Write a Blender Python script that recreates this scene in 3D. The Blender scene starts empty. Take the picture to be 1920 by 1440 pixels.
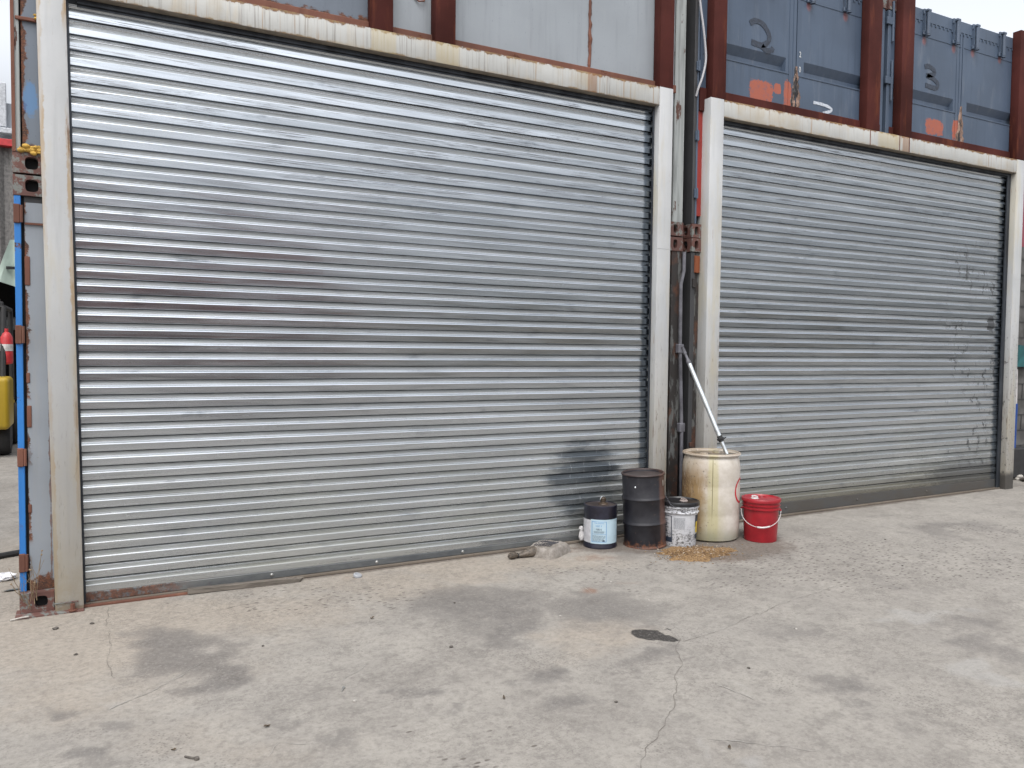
import bpy, bmesh, math, random
import numpy as np
from mathutils import Vector, Matrix
random.seed(7)
rng = np.random.RandomState(11)
scn = bpy.context.scene
COL = scn.collection
R_ = math.radians

# ------------------------------------------------------------------ camera
CAM = Vector((0.0, -5.4222, 1.5961))
cr = Vector((0.88437397, -0.46666176, 0.01046342))
cu = Vector((0.01073451, 0.0427431, 0.99902843))
cf = Vector((0.4666556, 0.88340242, -0.04281027))
cam_d = bpy.data.cameras.new('camera')
cam = bpy.data.objects.new('camera', cam_d)
COL.objects.link(cam)
cam_d.sensor_width = 36.0
cam_d.lens = 1500.0 / 1920.0 * 36.0
cam_d.clip_start = 0.05
cam_d.clip_end = 2000.0
cam.matrix_world = Matrix(((cr.x, cu.x, -cf.x, CAM.x), (cr.y, cu.y, -cf.y, CAM.y), (cr.z, cu.z, -cf.z, CAM.z), (0, 0, 0, 1)))
scn.camera = cam

# ------------------------------------------------------------------ sky and sun (overcast)
SUN_EL, SUN_AZ = 58.0, 215.0      # azimuth clockwise from +Y
w = bpy.data.worlds.new('World')
scn.world = w
w.use_nodes = True
wn = w.node_tree.nodes
wl = w.node_tree.links
for n in list(wn):
    wn.remove(n)
sky = wn.new('ShaderNodeTexSky')
sky.sky_type = 'NISHITA'
sky.sun_disc = False
sky.sun_elevation = R_(SUN_EL)
sky.sun_rotation = R_(SUN_AZ)
sky.air_density = 1.0
sky.dust_density = 4.0
sky.ozone_density = 1.0
hs = wn.new('ShaderNodeHueSaturation')
hs.inputs['Saturation'].default_value = 0.22
hs.inputs['Value'].default_value = 1.4
bgn = wn.new('ShaderNodeBackground')
bgn.inputs['Strength'].default_value = 0.15
wo = wn.new('ShaderNodeOutputWorld')
wl.new(sky.outputs[0], hs.inputs['Color'])
# overcast dome: brighter overhead than at the horizon
tc = wn.new('ShaderNodeTexCoord')
sx = wn.new('ShaderNodeSeparateXYZ')
wl.new(tc.outputs['Generated'], sx.inputs[0])
mr = wn.new('ShaderNodeMapRange')
mr.interpolation_type = 'SMOOTHSTEP'
mr.inputs[1].default_value = 0.17
mr.inputs[2].default_value = 0.33
mr.inputs[3].default_value = 0.85
mr.inputs[4].default_value = 2.05
wl.new(sx.outputs[2], mr.inputs[0])
vm = wn.new('ShaderNodeVectorMath')
vm.operation = 'SCALE'
wl.new(hs.outputs[0], vm.inputs[0])
wl.new(mr.outputs[0], vm.inputs['Scale'])
wl.new(vm.outputs[0], bgn.inputs['Color'])
wl.new(bgn.outputs[0], wo.inputs['Surface'])
sd = bpy.data.lights.new('sun', 'SUN')
sd.energy = 0.55
sd.angle = R_(22)
sd.color = (1.0, 0.97, 0.93)
so = bpy.data.objects.new('sun', sd)
COL.objects.link(so)
az, el = R_(SUN_AZ), R_(SUN_EL)
sdir = Vector((math.sin(az) * math.cos(el), math.cos(az) * math.cos(el), math.sin(el)))
so.rotation_euler = sdir.to_track_quat('Z', 'Y').to_euler()
so.location = (0, -10, 20)
scn.view_settings.view_transform = 'Standard'
scn.view_settings.look = 'None'
scn.view_settings.gamma = 1.0
scn.view_settings.exposure = -0.42


# ------------------------------------------------------------------ node helper
class NT:
    def __init__(s, name, rough=0.6, metallic=0.0):
        s.m = bpy.data.materials.new(name)
        s.m.use_nodes = True
        s.t = s.m.node_tree
        s.b = s.t.nodes['Principled BSDF']
        s.b.inputs['Roughness'].default_value = rough
        s.b.inputs['Metallic'].default_value = metallic
        s._pos = None

    def put(s, sock, v):
        if isinstance(v, bpy.types.NodeSocket):
            s.t.links.new(v, sock)
        elif isinstance(v, (tuple, list)) and len(v) == 3 and sock.type == 'RGBA':
            sock.default_value = (*v, 1)
        else:
            sock.default_value = v

    def n(s, t, outp=0, ins=None, **pr):
        nd = s.t.nodes.new(t)
        for k, v in pr.items():
            setattr(nd, k, v)
        for k, v in (ins or {}).items():
            s.put(nd.inputs[k], v)
        return nd.outputs[outp]

    def M(s, op, a, b=0.0, clamp=False):
        return s.n('ShaderNodeMath', 0, {0: a, 1: b}, operation=op, use_clamp=clamp)

    def mix(s, f, a, b, blend='MIX'):
        nd = s.t.nodes.new('ShaderNodeMix')
        nd.data_type = 'RGBA'
        nd.blend_type = blend
        nd.clamp_factor = True
        s.put(nd.inputs[0], f)
        s.put(nd.inputs[6], a)
        s.put(nd.inputs[7], b)
        return nd.outputs[2]

    def rng(s, v, a, b, c=0.0, d=1.0):
        if a > b:
            a, b, c, d = b, a, d, c
        return s.n('ShaderNodeMapRange', 0, {0: v, 1: a, 2: b, 3: c, 4: d}, interpolation_type='SMOOTHSTEP')

    def pos(s, world=True):
        if world:
            return s.n('ShaderNodeNewGeometry', 0)
        return s.n('ShaderNodeTexCoord', 3)

    def sc(s, v, k, off=(0, 0, 0)):
        return s.n('ShaderNodeMapping', 0, {0: v, 1: off, 3: k})

    def noise(s, v, scale=1.0, detail=4.0, rough=0.55, dist=0.0):
        return s.n('ShaderNodeTexNoise', 0, {'Vector': v, 'Scale': scale, 'Detail': detail, 'Roughness': rough, 'Distortion': dist})

    def xyz(s, v):
        nd = s.t.nodes.new('ShaderNodeSeparateXYZ')
        s.put(nd.inputs[0], v)
        return nd.outputs[0], nd.outputs[1], nd.outputs[2]

    def blob(s, v, c, r):
        """1 inside an ellipsoid at c, falling to 0 at radius r"""
        a = s.n('ShaderNodeVectorMath', 0, {0: v, 1: c}, operation='SUBTRACT')
        b = s.n('ShaderNodeVectorMath', 0, {0: a, 1: r}, operation='DIVIDE')
        l = s.n('ShaderNodeVectorMath', 1, {0: b}, operation='LENGTH')
        return s.M('SUBTRACT', 1.0, l, True)

    def attr(s, name):
        return s.n('ShaderNodeAttribute', 2, attribute_name=name)

    def bump(s, h, strength=0.3, dist=0.01):
        o = s.n('ShaderNodeBump', 0, {'Strength': strength, 'Distance': dist, 'Height': h})
        s.put(s.b.inputs['Normal'], o)

    def out(s, col=None, rough=None, metal=None):
        if col is not None:
            s.put(s.b.inputs['Base Color'], col)
        if rough is not None:
            s.put(s.b.inputs['Roughness'], rough)
        if metal is not None:
            s.put(s.b.inputs['Metallic'], metal)
        return s.m


def rust_colour(g, p):
    a = g.noise(p, 35, 5)
    b = g.noise(p, 160, 3)
    c = g.mix(g.rng(a, .35, .65), (.040, .019, .014), (.125, .045, .022))
    return g.mix(g.rng(b, .5, .72), c, (.21, .085, .035))


def painted(name, base, rust=0.3, spots=0.3, streak=0.3, stain=(.42, .33, .18), stain_amt=0.3, rough=0.5, extra=None, var=0.08, bumpy=.15, extra2=None, world=True, speck=0.0):
    """weathered paint: run streaks, yellow-brown stain, rust spots, plus optional masks by place"""
    g = NT(name, rough)
    p = g.pos(world)
    n1 = g.noise(p, 1.7, 5)
    col = g.mix(g.rng(n1, .3, .7), tuple(c * (1 - var) for c in base), tuple(min(1, c * (1 + var)) for c in base))
    ps = g.sc(p, (22, 22, 1.1))
    n2 = g.noise(ps, 1, 5, .6)
    dk = tuple(c * .55 for c in base)
    col = g.mix(g.M('MULTIPLY', g.rng(n2, .5, .75), streak), col, dk)
    n3 = g.noise(g.sc(p, (9, 9, 1.6), (3, 1, 7)), 1, 6, .65)
    col = g.mix(g.M('MULTIPLY', g.rng(n3, .52, .75), stain_amt), col, stain)
    if speck:
        v = g.noise(g.sc(p, (70, 70, 45), (5, 2, 1)), 1, 3, .6)
        col = g.mix(g.M('MULTIPLY', g.rng(v, .66, .74), speck), col, tuple(c * .25 for c in base))
    rc = rust_colour(g, p)
    n4 = g.noise(p, 9, 8, .7)
    n5 = g.noise(p, 2.3, 2, .5)
    mk = g.M('MULTIPLY', g.rng(n4, .73 - .14 * rust, .78 - .14 * rust), g.rng(n5, .35, .6))
    mk = g.M('MULTIPLY', mk, min(1, spots * 2))
    if extra:
        e = extra(g, p, n4)
        mk = g.M('MAXIMUM', mk, e)
    col = g.mix(mk, col, rc)
    if extra2:
        col = extra2(g, p, col, n4)
    h = g.M('ADD', g.M('MULTIPLY', n4, .6), g.M('MULTIPLY', mk, -.5))
    g.bump(h, bumpy, .01)
    g.out(col, g.M('ADD', rough, g.M('MULTIPLY', mk, .3), True))
    return g.m


def plain(name, col, rough=.6, metal=0.0, var=.2, scale=12, bump=.1, world=True):
    g = NT(name, rough, metal)
    p = g.pos(world)
    n1 = g.noise(p, scale, 6, .6)
    c = g.mix(g.rng(n1, .3, .7), tuple(k * (1 - var) for k in col), tuple(min(1, k * (1 + var)) for k in col))
    g.bump(n1, bump, .005)
    return g.out(c)


# masks by place on steelwork
def near(g, coord, at, width, n, amp=.5):
    """noisy-edged band around coord==at"""
    d = g.M('ABSOLUTE', g.M('SUBTRACT', coord, at))
    d = g.M('ADD', d, g.M('MULTIPLY', g.M('SUBTRACT', n, .5), -width * amp * 4))
    return g.M('SUBTRACT', 1.0, g.rng(d, width * .6, width), True)


# ---- white steelwork (posts)
def post_extra(g, p, n):
    x, y, z = g.xyz(p)
    x = g.M('ADD', x, g.M('MULTIPLY', g.rng(x, 1.0, .5), g.M('SUBTRACT', g.M('MULTIPLY', z, .0150), .018)))
    a = near(g, z, 0.0, .045, n)
    b = g.M('MULTIPLY', g.rng(g.noise(g.sc(p, (60, 60, 5)), 1, 5, .6), .60, .66), g.M('MULTIPLY', g.M('SUBTRACT', 1.0, g.rng(z, .5, 1.9)), g.rng(x, 2, 4)))
    c = near(g, x, -.071, .006, n, 1.2)
    c = g.M('MULTIPLY', c, g.rng(g.noise(g.sc(p, (1, 1, 3)), 1, 3), .5, .6))
    return g.M('MAXIMUM', g.M('MAXIMUM', a, g.M('MULTIPLY', b, .8)), g.M('MULTIPLY', c, .8))


def post_extra2(g, p, col, n):
    x, y, z = g.xyz(p)
    x = g.M('ADD', x, g.M('MULTIPLY', g.rng(x, 1.0, .5), g.M('SUBTRACT', g.M('MULTIPLY', z, .0150), .018)))
    # yellow weeping stains down the edges and at the foot
    e = g.M('ADD', near(g, x, -.21, .02, n, .8), near(g, x, -.07, .018, n, .8), True)
    s = g.rng(g.noise(g.sc(p, (6, 6, .9), (0, 0, 4)), 1, 5, .6), .45, .62)
    col = g.mix(g.M('MULTIPLY', g.M('MULTIPLY', e, s), .75), col, (.34, .22, .09))
    cr_ = g.rng(g.noise(g.sc(p, (5, 5, .8), (8, 0, 2)), 1, 5, .65), .50, .66)
    col = g.mix(g.M('MULTIPLY', cr_, .45), col, (.42, .37, .24))
    rs = g.M('MULTIPLY', g.rng(g.noise(g.sc(p, (22, 22, 2.2), (1, 4, 2)), 1, 7, .75), .63, .67), g.rng(g.noise(p, 2.0, 2), .45, .55))
    col = g.mix(g.M('MULTIPLY', rs, .7), col, (.22, .11, .04))
    f = g.M('MULTIPLY', g.M('SUBTRACT', 1.0, g.rng(z, .05, .5)), .5)
    col = g.mix(g.M('MULTIPLY', f, g.rng(n, .35, .6)), col, (.26, .185, .09))
    # grime low on the posts
    low = g.M('SUBTRACT', 1.0, g.rng(z, .2, 2.2))
    col = g.mix(g.M('MULTIPLY', low, .65), col, (.26, .23, .175))
    fl = g.rng(g.noise(g.sc(p, (45, 45, 7), (2, 2, 2)), 1, 6, .7), .56, .66)
    col = g.mix(g.M('MULTIPLY', g.M('MULTIPLY', fl, g.rng(z, 2.6, .8)), g.rng(x, .5, 4, .35, .8)), col, (.13, .11, .09))
    gy = g.rng(g.noise(g.sc(p, (3, 3, .9), (5, 5, 1)), 1, 5, .6), .45, .7)
    col = g.mix(g.M('MULTIPLY', gy, .3), col, (.30, .32, .35))
    # dark oily foot on the far right post
    d = g.M('MULTIPLY', g.rng(x, 9.0, 9.2), g.M('SUBTRACT', 1.0, g.rng(g.M('ADD', z, g.M('MULTIPLY', n, .1)), .25, .32)))
    col = g.mix(g.M('MULTIPLY', d, .9), col, (.045, .043, .042))
    d2 = g.M('MULTIPLY', g.rng(x, 9.0, 9.2), g.M('MULTIPLY', g.rng(g.noise(p, 30, 4), .6, .66), g.M('SUBTRACT', 1.0, g.rng(z, 1.4, 2.4))))
    return g.mix(g.M('MULTIPLY', d2, .8), col, (.05, .05, .05))


M_post = painted('white_post_paint', (.43, .44, .445), .12, .25, .30, stain=(.50, .40, .22), stain_amt=.30, rough=.5, extra=post_extra, extra2=post_extra2, speck=.5, bumpy=.1)


def lintel_extra(g, p, n):
    x, y, z = g.xyz(p)
    a = near(g, z, 3.812, .030, n, 1.1)
    st = g.noise(g.sc(p, (26, 26, 1.2), (1, 0, 0)), 1, 4, .65)
    a2 = g.M('MULTIPLY', g.M('MULTIPLY', g.rng(st, .60, .66), g.rng(g.noise(g.sc(p, (1.1, 1, 1), (7, 0, 0)), 1, 2), .42, .58)), g.rng(z, 3.68, 3.81))
    b = g.M('MULTIPLY', near(g, z, 3.645, .014, n, 1.0), g.rng(g.noise(g.sc(p, (2.2, 1, 1), (4, 0, 0)), 1, 3), .45, .6))
    return g.M('MAXIMUM', g.M('MAXIMUM', a, g.M('MULTIPLY', a2, .55)), g.M('MULTIPLY', b, .8))


def lintel_extra2(g, p, col, n):
    x, y, z = g.xyz(p)
    st = g.noise(g.sc(p, (85, 85, 1.5)), 1, 5, .7)
    left = g.M('SUBTRACT', 1.0, g.rng(x, 4.3, 4.9))
    amt = g.M('MULTIPLY', g.M('ADD', .12, g.M('MULTIPLY', left, .6)), g.rng(g.noise(g.sc(p, (1.4, 1, 1), (3, 0, 0)), 1, 3), .38, .62, .25, 1.0))
    col = g.mix(g.M('MULTIPLY', g.rng(st, .52, .66), amt), col, (.17, .15, .13))
    dr = g.noise(g.sc(p, (34, 34, .8), (3, 3, 0)), 1, 3, .6)
    dp = g.rng(g.noise(g.sc(p, (.9, 1, 1), (2, 0, 5)), 1, 3), .44, .58)
    col = g.mix(g.M('MULTIPLY', g.M('MULTIPLY', g.rng(dr, .56, .64), dp), .6), col, (.27, .15, .055))
    edge = g.M('MAXIMUM', g.rng(z, 3.77, 3.80), g.rng(z, 3.675, 3.652))
    col = g.mix(g.M('MULTIPLY', g.M('MULTIPLY', edge, g.rng(n, .42, .58)), .5), col, (.33, .23, .10))
    ye = g.noise(g.sc(p, (3.2, 1, 2), (9, 0, 0)), 1, 4)
    col = g.mix(g.M('MULTIPLY', g.rng(ye, .50, .68), .4), col, (.36, .28, .16))
    for cx, ww in ((1.83, .10), (2.31, .10), (3.56, .05), (7.1, .17), (7.37, .06)):
        k = g.M('SUBTRACT', 1.0, g.rng(g.M('ABSOLUTE', g.M('SUBTRACT', x, cx)), ww * .8, ww))
        col = g.mix(g.M('MULTIPLY', g.M('MULTIPLY', k, g.rng(st, .3, .55, .6, 1.)), .5 if ww > .06 else .65), col, (.40, .33, .18) if ww > .06 else (.24, .12, .05))
    return col


M_lintel = painted('white_lintel_paint', (.43, .435, .42), .25, .3, .3, stain=(.5, .38, .2), stain_amt=.35, rough=.5, extra=lintel_extra, extra2=lintel_extra2, bumpy=.25)
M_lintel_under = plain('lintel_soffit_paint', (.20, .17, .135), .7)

M_brown = painted('red_brown_primer', (.062, .017, .014), .5, .3, .25, stain=(.14, .042, .022), stain_amt=.8, rough=.8, bumpy=.3, var=.3)
M_brown.node_tree.nodes['Principled BSDF'].inputs['Specular IOR Level'].default_value = .15
M_rustmetal = painted('rusted_steel', (.14, .055, .035), .9, .9, .5, stain=(.20, .10, .06), stain_amt=.6, rough=.8, bumpy=.6, var=.3)


def casting_e2(g, p, col, n):
    f = g.rng(g.noise(p, 14, 5, .7), .50, .56)
    return g.mix(g.M('MULTIPLY', f, .75), col, (.17, .20, .19))


M_casting = painted('rusty_casting', (.12, .055, .045), .8, .7, .3, stain=(.22, .08, .05), stain_amt=.5, rough=.75, bumpy=.5, extra2=casting_e2, var=.25)


def sheetA_extra(g, p, n):
    x, y, z = g.xyz(p)
    m = g.M('MAXIMUM', near(g, z, 3.85, .045, n, 1.2), near(g, x, -.335, .022, n, 1.6))
    return g.M('MAXIMUM', m, g.M('MULTIPLY', near(g, z, 2.72, .05, n, 1.3), .9))


def sheetA_e2(g, p, col, n):
    b = g.M('MULTIPLY', g.rng(g.M('ADD', g.blob(p, (-.29, .1, 3.03), (.06, .3, .16)), g.M('MULTIPLY', g.noise(p, 22, 6, .8), 1.0)), .80, 1.0), .55)
    return g.mix(b, col, (.06, .21, .45))


M_greyblue = painted('grey_blue_sheet', (.125, .15, .185), .2, .25, .3, stain=(.13, .15, .17), stain_amt=.3, rough=.45, extra=sheetA_extra, extra2=sheetA_e2, speck=.4)


def sheetB_extra(g, p, n):
    x, y, z = g.xyz(p)
    a = near(g, z, 3.862, .012, n, 1.6)
    b = near(g, x, 3.595, .010, n, 1.8)
    return g.M('MAXIMUM', a, g.M('MULTIPLY', b, .9))


M_greylight = painted('light_grey_sheet', (.26, .285, .31), .12, .2, .28, stain=(.30, .32, .34), stain_amt=.4, rough=.45, extra=sheetB_extra, speck=.35, var=.06)


def lowpanel_extra(g, p, n):
    x, y, z = g.xyz(p)
    a = near(g, x, -.335, .018, n, 1.6)
    a = g.M('MULTIPLY', a, g.rng(g.noise(g.sc(p, (1, 1, 2.2)), 1.6, 3), .42, .5))
    b = near(g, z, .12, .09, n, 1.0)
    c = near(g, x, -.215, .006, n, 1.6)
    return g.M('MAXIMUM', g.M('MAXIMUM', a, b), g.M('MULTIPLY', c, .7))


M_lowpanel = painted('pale_grey_panel', (.235, .26, .29), .2, .2, .15, stain_amt=.12, rough=.4, extra=lowpanel_extra, speck=.2)
M_blue = painted('bright_blue_paint', (.022, .16, .46), .95, 1.0, .5, stain=(.10, .14, .16), stain_amt=.5, rough=.45, speck=.5, bumpy=.3)


def door_extra(g, p, n):
    x, y, z = g.xyz(p)
    return near(g, z, 3.86, .035, n, 1.2)


def door_e2(g, p, col, n):
    # orange primer patches near the sills, red bleed under the cut lock rods, spray-painted digits
    x, y, z = g.xyz(p)
    for (c, r) in (((5.465, .1, 3.985), (.15, .5, .10)), ((5.27 + .40, .1, 4.04), (.045, .5, .05)), ((7.95, .1, 4.0), (.15, .5, .085)), ((5.80, .1, 4.0), (.05, .5, .14)), ((8.30, .1, 4.02), (.05, .5, .1))):
        d = g.n('ShaderNodeVectorMath', 0, {0: g.n('ShaderNodeVectorMath', 0, {0: p, 1: c}, operation='SUBTRACT'), 1: r}, operation='DIVIDE')
        dx, dy, dz = g.xyz(d)
        ax = g.M('POWER', g.M('ABSOLUTE', dx), 4.0)
        az_ = g.M('POWER', g.M('ABSOLUTE', dz), 4.0)
        q = g.M('ADD', g.M('ADD', ax, az_), g.M('MULTIPLY', g.M('SUBTRACT', g.noise(p, 20, 7, .8), .5), 5.0))
        k = g.M('SUBTRACT', 1.0, g.rng(q, .7, 1.0))
        col = g.mix(g.M('MULTIPLY', k, g.rng(g.noise(p, 25, 5, .7), .30, .50, .5, .95)), col, (.33, .085, .045))
    for c in ((6.05, .1, 4.87), (6.55, .1, 4.87), (7.74, .1, 4.86), (8.23, .1, 4.87), (8.56, .1, 4.88), (9.05, .1, 4.9)):
        k = g.blob(p, c, (.06, .5, .08))
        col = g.mix(g.M('MULTIPLY', g.rng(g.M('ADD', k, g.M('MULTIPLY', n, .3)), .4, .9), .6), col, (.25, .07, .055))
    return col


M_door = painted('blue_grey_door_paint', (.060, .086, .130), .3, .3, .4, stain=(.20, .22, .25), stain_amt=.3, rough=.45, extra=door_extra, extra2=door_e2, var=.1, speck=.3)
M_contblue = painted('blue_grey_container', (.066, .092, .135), .4, .4, .3, stain=(.10, .10, .11), stain_amt=.3, rough=.5, var=.12)
M_darkgrey = painted('dark_grimy_steel', (.04, .041, .044), .3, .3, .3, stain=(.10, .095, .085), stain_amt=.4, rough=.6, var=.2, bumpy=.3)
M_contred = painted('red_container_paint', (.24, .026, .020), .3, .3, .3, stain=(.15, .03, .025), stain_amt=.4, rough=.5, var=.15)


def flaky(name, base, under, thr=.5):
    g = NT(name, .65)
    p = g.pos()
    n = g.noise(g.sc(p, (16, 16, 4)), 1, 8, .7)
    m = g.rng(n, thr, thr + .03)
    r = rust_colour(g, p)
    u = g.mix(g.M('MULTIPLY', g.rng(g.noise(p, 5, 3), .52, .66), .55), under, r)
    d = g.noise(g.sc(p, (30, 30, 2)), 1, 4)
    b = g.mix(g.rng(d, .4, .7), base, tuple(c * .6 for c in base))
    g.bump(m, .5, .004)
    return g.out(g.mix(m, b, u))


M_flaky_pale = flaky('flaking_pale_paint', (.30, .32, .315), (.08, .035, .025), .58)
M_flaky_dark = flaky('flaking_grimy_paint', (.10, .103, .10), (.022, .019, .018), .43)
M_orange = painted('burnt_orange_patch', (.20, .055, .018), .9, 1.0, .8, rough=.8, bumpy=.6, speck=.9)
M_black = plain('black_void', (.008, .008, .009), .9, bump=0)
M_rubber = plain('black_rubber', (.02, .02, .021), .75)
M_foam = plain('yellow_foam', (.42, .26, .05), .8, var=.3, scale=25, bump=.5)


# ---- galvanised roller shutter
def galvanised():
    g = NT('galvanised_slats', .25, 1.0)
    p = g.pos()
    x, y, z = g.xyz(p)
    # each slat keeps its own tone
    lane = g.M('FLOOR', g.M('DIVIDE', g.M('SUBTRACT', 3.43, z), .08852))
    wn_ = g.n('ShaderNodeTexWhiteNoise', 0, {'W': lane}, noise_dimensions='1D')
    long_ = g.noise(g.sc(p, (.55, 1, 11.3)), 1, 4, .6)
    base = g.mix(g.rng(long_, .3, .7), (.49, .525, .565), (.65, .685, .725))
    base = g.mix(g.M('MULTIPLY', wn_, .3), base, (.36, .385, .41))
    # spangle
    vo = g.n('ShaderNodeTexVoronoi', 1, {'Vector': p, 'Scale': 120.0})
    vx, vy, vz = g.xyz(vo)
    base = g.mix(g.M('MULTIPLY', vx, .05), base, (.80, .82, .85))
    # scuffed streaks along the slats, worse near the top where the curtain rolls
    sk = g.noise(g.sc(p, (3.0, 1, 140)), 1, 5, .75)
    reg = g.noise(g.sc(p, (.8, 1, 5), (2, 0, 3)), 1, 3)
    up = g.rng(z, 2.3, 2.9, .3, 1.0)
    fr_ = g.M('FRACT', g.M('DIVIDE', g.M('SUBTRACT', 3.43, z), .08852))
    onflat = g.M('MULTIPLY', g.rng(fr_, .40, .50), g.rng(fr_, .97, .85))
    scuff = g.M('MULTIPLY', g.M('MULTIPLY', g.rng(sk, .52, .57), g.rng(reg, .44, .54)), g.M('MULTIPLY', up, onflat))
    base = g.mix(g.M('MULTIPLY', scuff, .75), base, (.12, .12, .13))
    # dust, heavier low down
    dn = g.noise(g.sc(p, (1.2, 1, 2.5), (7, 0, 0)), 1, 5, .6)
    low = g.rng(z, .0, 1.6, 1.0, .0)
    dust = g.M('MULTIPLY', g.M('ADD', g.M('MULTIPLY', low, .50), .03), g.rng(dn, .3, .7, .5, 1.0))
    groove = g.M('MULTIPLY', g.rng(fr_, .10, .13), g.rng(fr_, .40, .36))
    gn = g.rng(g.noise(g.sc(p, (1.6, 1, 30), (4, 0, 1)), 1, 5, .65), .3, .7, .6, 1.0)
    base = g.mix(g.M('MULTIPLY', groove, gn), base, (.27, .29, .30))
    col = g.mix(g.M('MULTIPLY', dust, .8), base, (.235, .22, .145))
    # rust creeping up from the sill
    rn = g.noise(p, 12, 6, .7)
    zz = g.M('ADD', z, g.M('MULTIPLY', rn, -.10))
    lr = g.M('SUBTRACT', 1.0, g.rng(x, .5, 1.0))
    rm = g.M('MULTIPLY', g.rng(zz, -.02, .03, 1, 0), lr)
    # tan-brown film along the far door's foot
    br = g.M('MULTIPLY', g.M('MULTIPLY', g.rng(z, .10, .45, 1, 0), g.rng(x, 4.5, 5.5)), .75)
    col = g.mix(br, col, (.14, .12, .07))
    # dark reflection beside the right-hand posts, painted into the slat ends
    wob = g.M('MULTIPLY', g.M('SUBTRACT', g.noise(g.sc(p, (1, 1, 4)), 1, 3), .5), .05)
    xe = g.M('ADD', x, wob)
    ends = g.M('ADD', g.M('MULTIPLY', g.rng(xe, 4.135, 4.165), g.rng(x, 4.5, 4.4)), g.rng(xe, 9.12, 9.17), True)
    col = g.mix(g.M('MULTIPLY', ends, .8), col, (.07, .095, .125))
    # dark oily smears on the far door, right hand end
    right = g.rng(x, 7.3, 8.8)
    sm = g.noise(g.sc(p, (7, 1, 9), (1, 0, 2)), 1, 5, .65)
    s2 = g.noise(g.sc(p, (13, 1, 7), (1, 0, 2)), 1, 6, .75)
    m1 = g.M('MULTIPLY', g.rng(s2, .555, .585), g.M('MULTIPLY', g.rng(x, 7.6, 8.3), g.rng(g.noise(g.sc(p, (2.2, 1, 1.8), (6, 0, 0)), 1, 3), .44, .52)))
    m1 = g.M('MULTIPLY', g.M('MULTIPLY', m1, g.rng(g.M('ADD', x, g.M('MULTIPLY', s2, .8)), 8.6, 9.0)), g.rng(z, 3.0, 2.6))
    dl = g.rng(g.noise(g.sc(p, (1.5, 1, 11.3), (0, 0, 8)), 1, 5, .7), .40, .62)
    m4 = g.M('MULTIPLY', g.M('MULTIPLY', g.rng(z, .65, .15), g.rng(x, 6.6, 8.6)), g.M('MULTIPLY', dl, .9))
    m1 = g.M('MAXIMUM', m1, m4)
    m2 = g.M('MULTIPLY', g.rng(g.M('ADD', g.blob(p, (8.75, .09, .25), (1.1, .5, .22)), g.M('MULTIPLY', rn, .7)), .55, .85), .8)
    m3 = g.rng(g.M('ADD', g.blob(p, (9.05, .09, 1.95), (.10, .5, .16)), g.M('MULTIPLY', rn, .8)), .72, .80)
    oil = g.M('MAXIMUM', g.M('MAXIMUM', m1, m2), m3)
    # washed patch with drips behind the small can, left door
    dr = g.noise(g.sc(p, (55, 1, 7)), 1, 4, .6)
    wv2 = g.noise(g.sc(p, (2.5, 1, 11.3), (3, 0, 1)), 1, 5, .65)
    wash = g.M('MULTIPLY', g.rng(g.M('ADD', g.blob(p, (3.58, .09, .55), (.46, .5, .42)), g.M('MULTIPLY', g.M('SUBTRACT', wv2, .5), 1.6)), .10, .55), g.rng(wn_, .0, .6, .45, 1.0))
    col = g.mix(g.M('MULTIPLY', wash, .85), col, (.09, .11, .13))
    col = g.mix(g.M('MULTIPLY', g.M('MULTIPLY', wash, g.rng(dr, .62, .70)), .6), col, (.6, .62, .62))
    # pale chalk drips
    cd = g.noise(g.sc(p, (40, 1, 5), (0, 0, 9)), 1, 4, .6)
    cdm = g.M('MULTIPLY', g.rng(cd, .74, .78), .5)
    col = g.mix(cdm, col, (.75, .76, .76))
    rc = rust_colour(g, p)
    col = g.mix(g.M('MULTIPLY', rm, .85), col, rc)
    col = g.mix(g.M('MULTIPLY', oil, .9), col, (.03, .032, .035))
    metal = g.M('SUBTRACT', 1.0, g.M('MAXIMUM', g.M('MAXIMUM', g.M('MAXIMUM', g.M('MULTIPLY', dust, .75), g.M('MULTIPLY', groove, .45)), rm), g.M('MAXIMUM', g.M('MULTIPLY', oil, .8), g.M('MULTIPLY', cdm, .8))), True)
    rr = g.noise(g.sc(p, (1.5, 1, 30), (0, 0, 3)), 1, 4)
    ro = g.M('ADD', g.rng(rr, .3, .7, .13, .22), g.M('MULTIPLY', dust, .25))
    ro = g.M('ADD', g.M('ADD', ro, g.M('MULTIPLY', groove, .22)), g.M('MULTIPLY', scuff, .2), True)
    bh = g.noise(g.sc(p, (.9, 1, 6)), 1, 3)
    g.bump(bh, .12, .01)
    return g.out(col, ro, metal)


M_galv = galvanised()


def guide_mat():
    g = NT('dark_guide_steel', .45, .6)
    p = g.pos()
    n = g.noise(g.sc(p, (8, 8, 1.5)), 1, 5)
    return g.out(g.mix(g.rng(n, .3, .7), (.03, .034, .042), (.07, .08, .095)))


M_guide = guide_mat()


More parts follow.
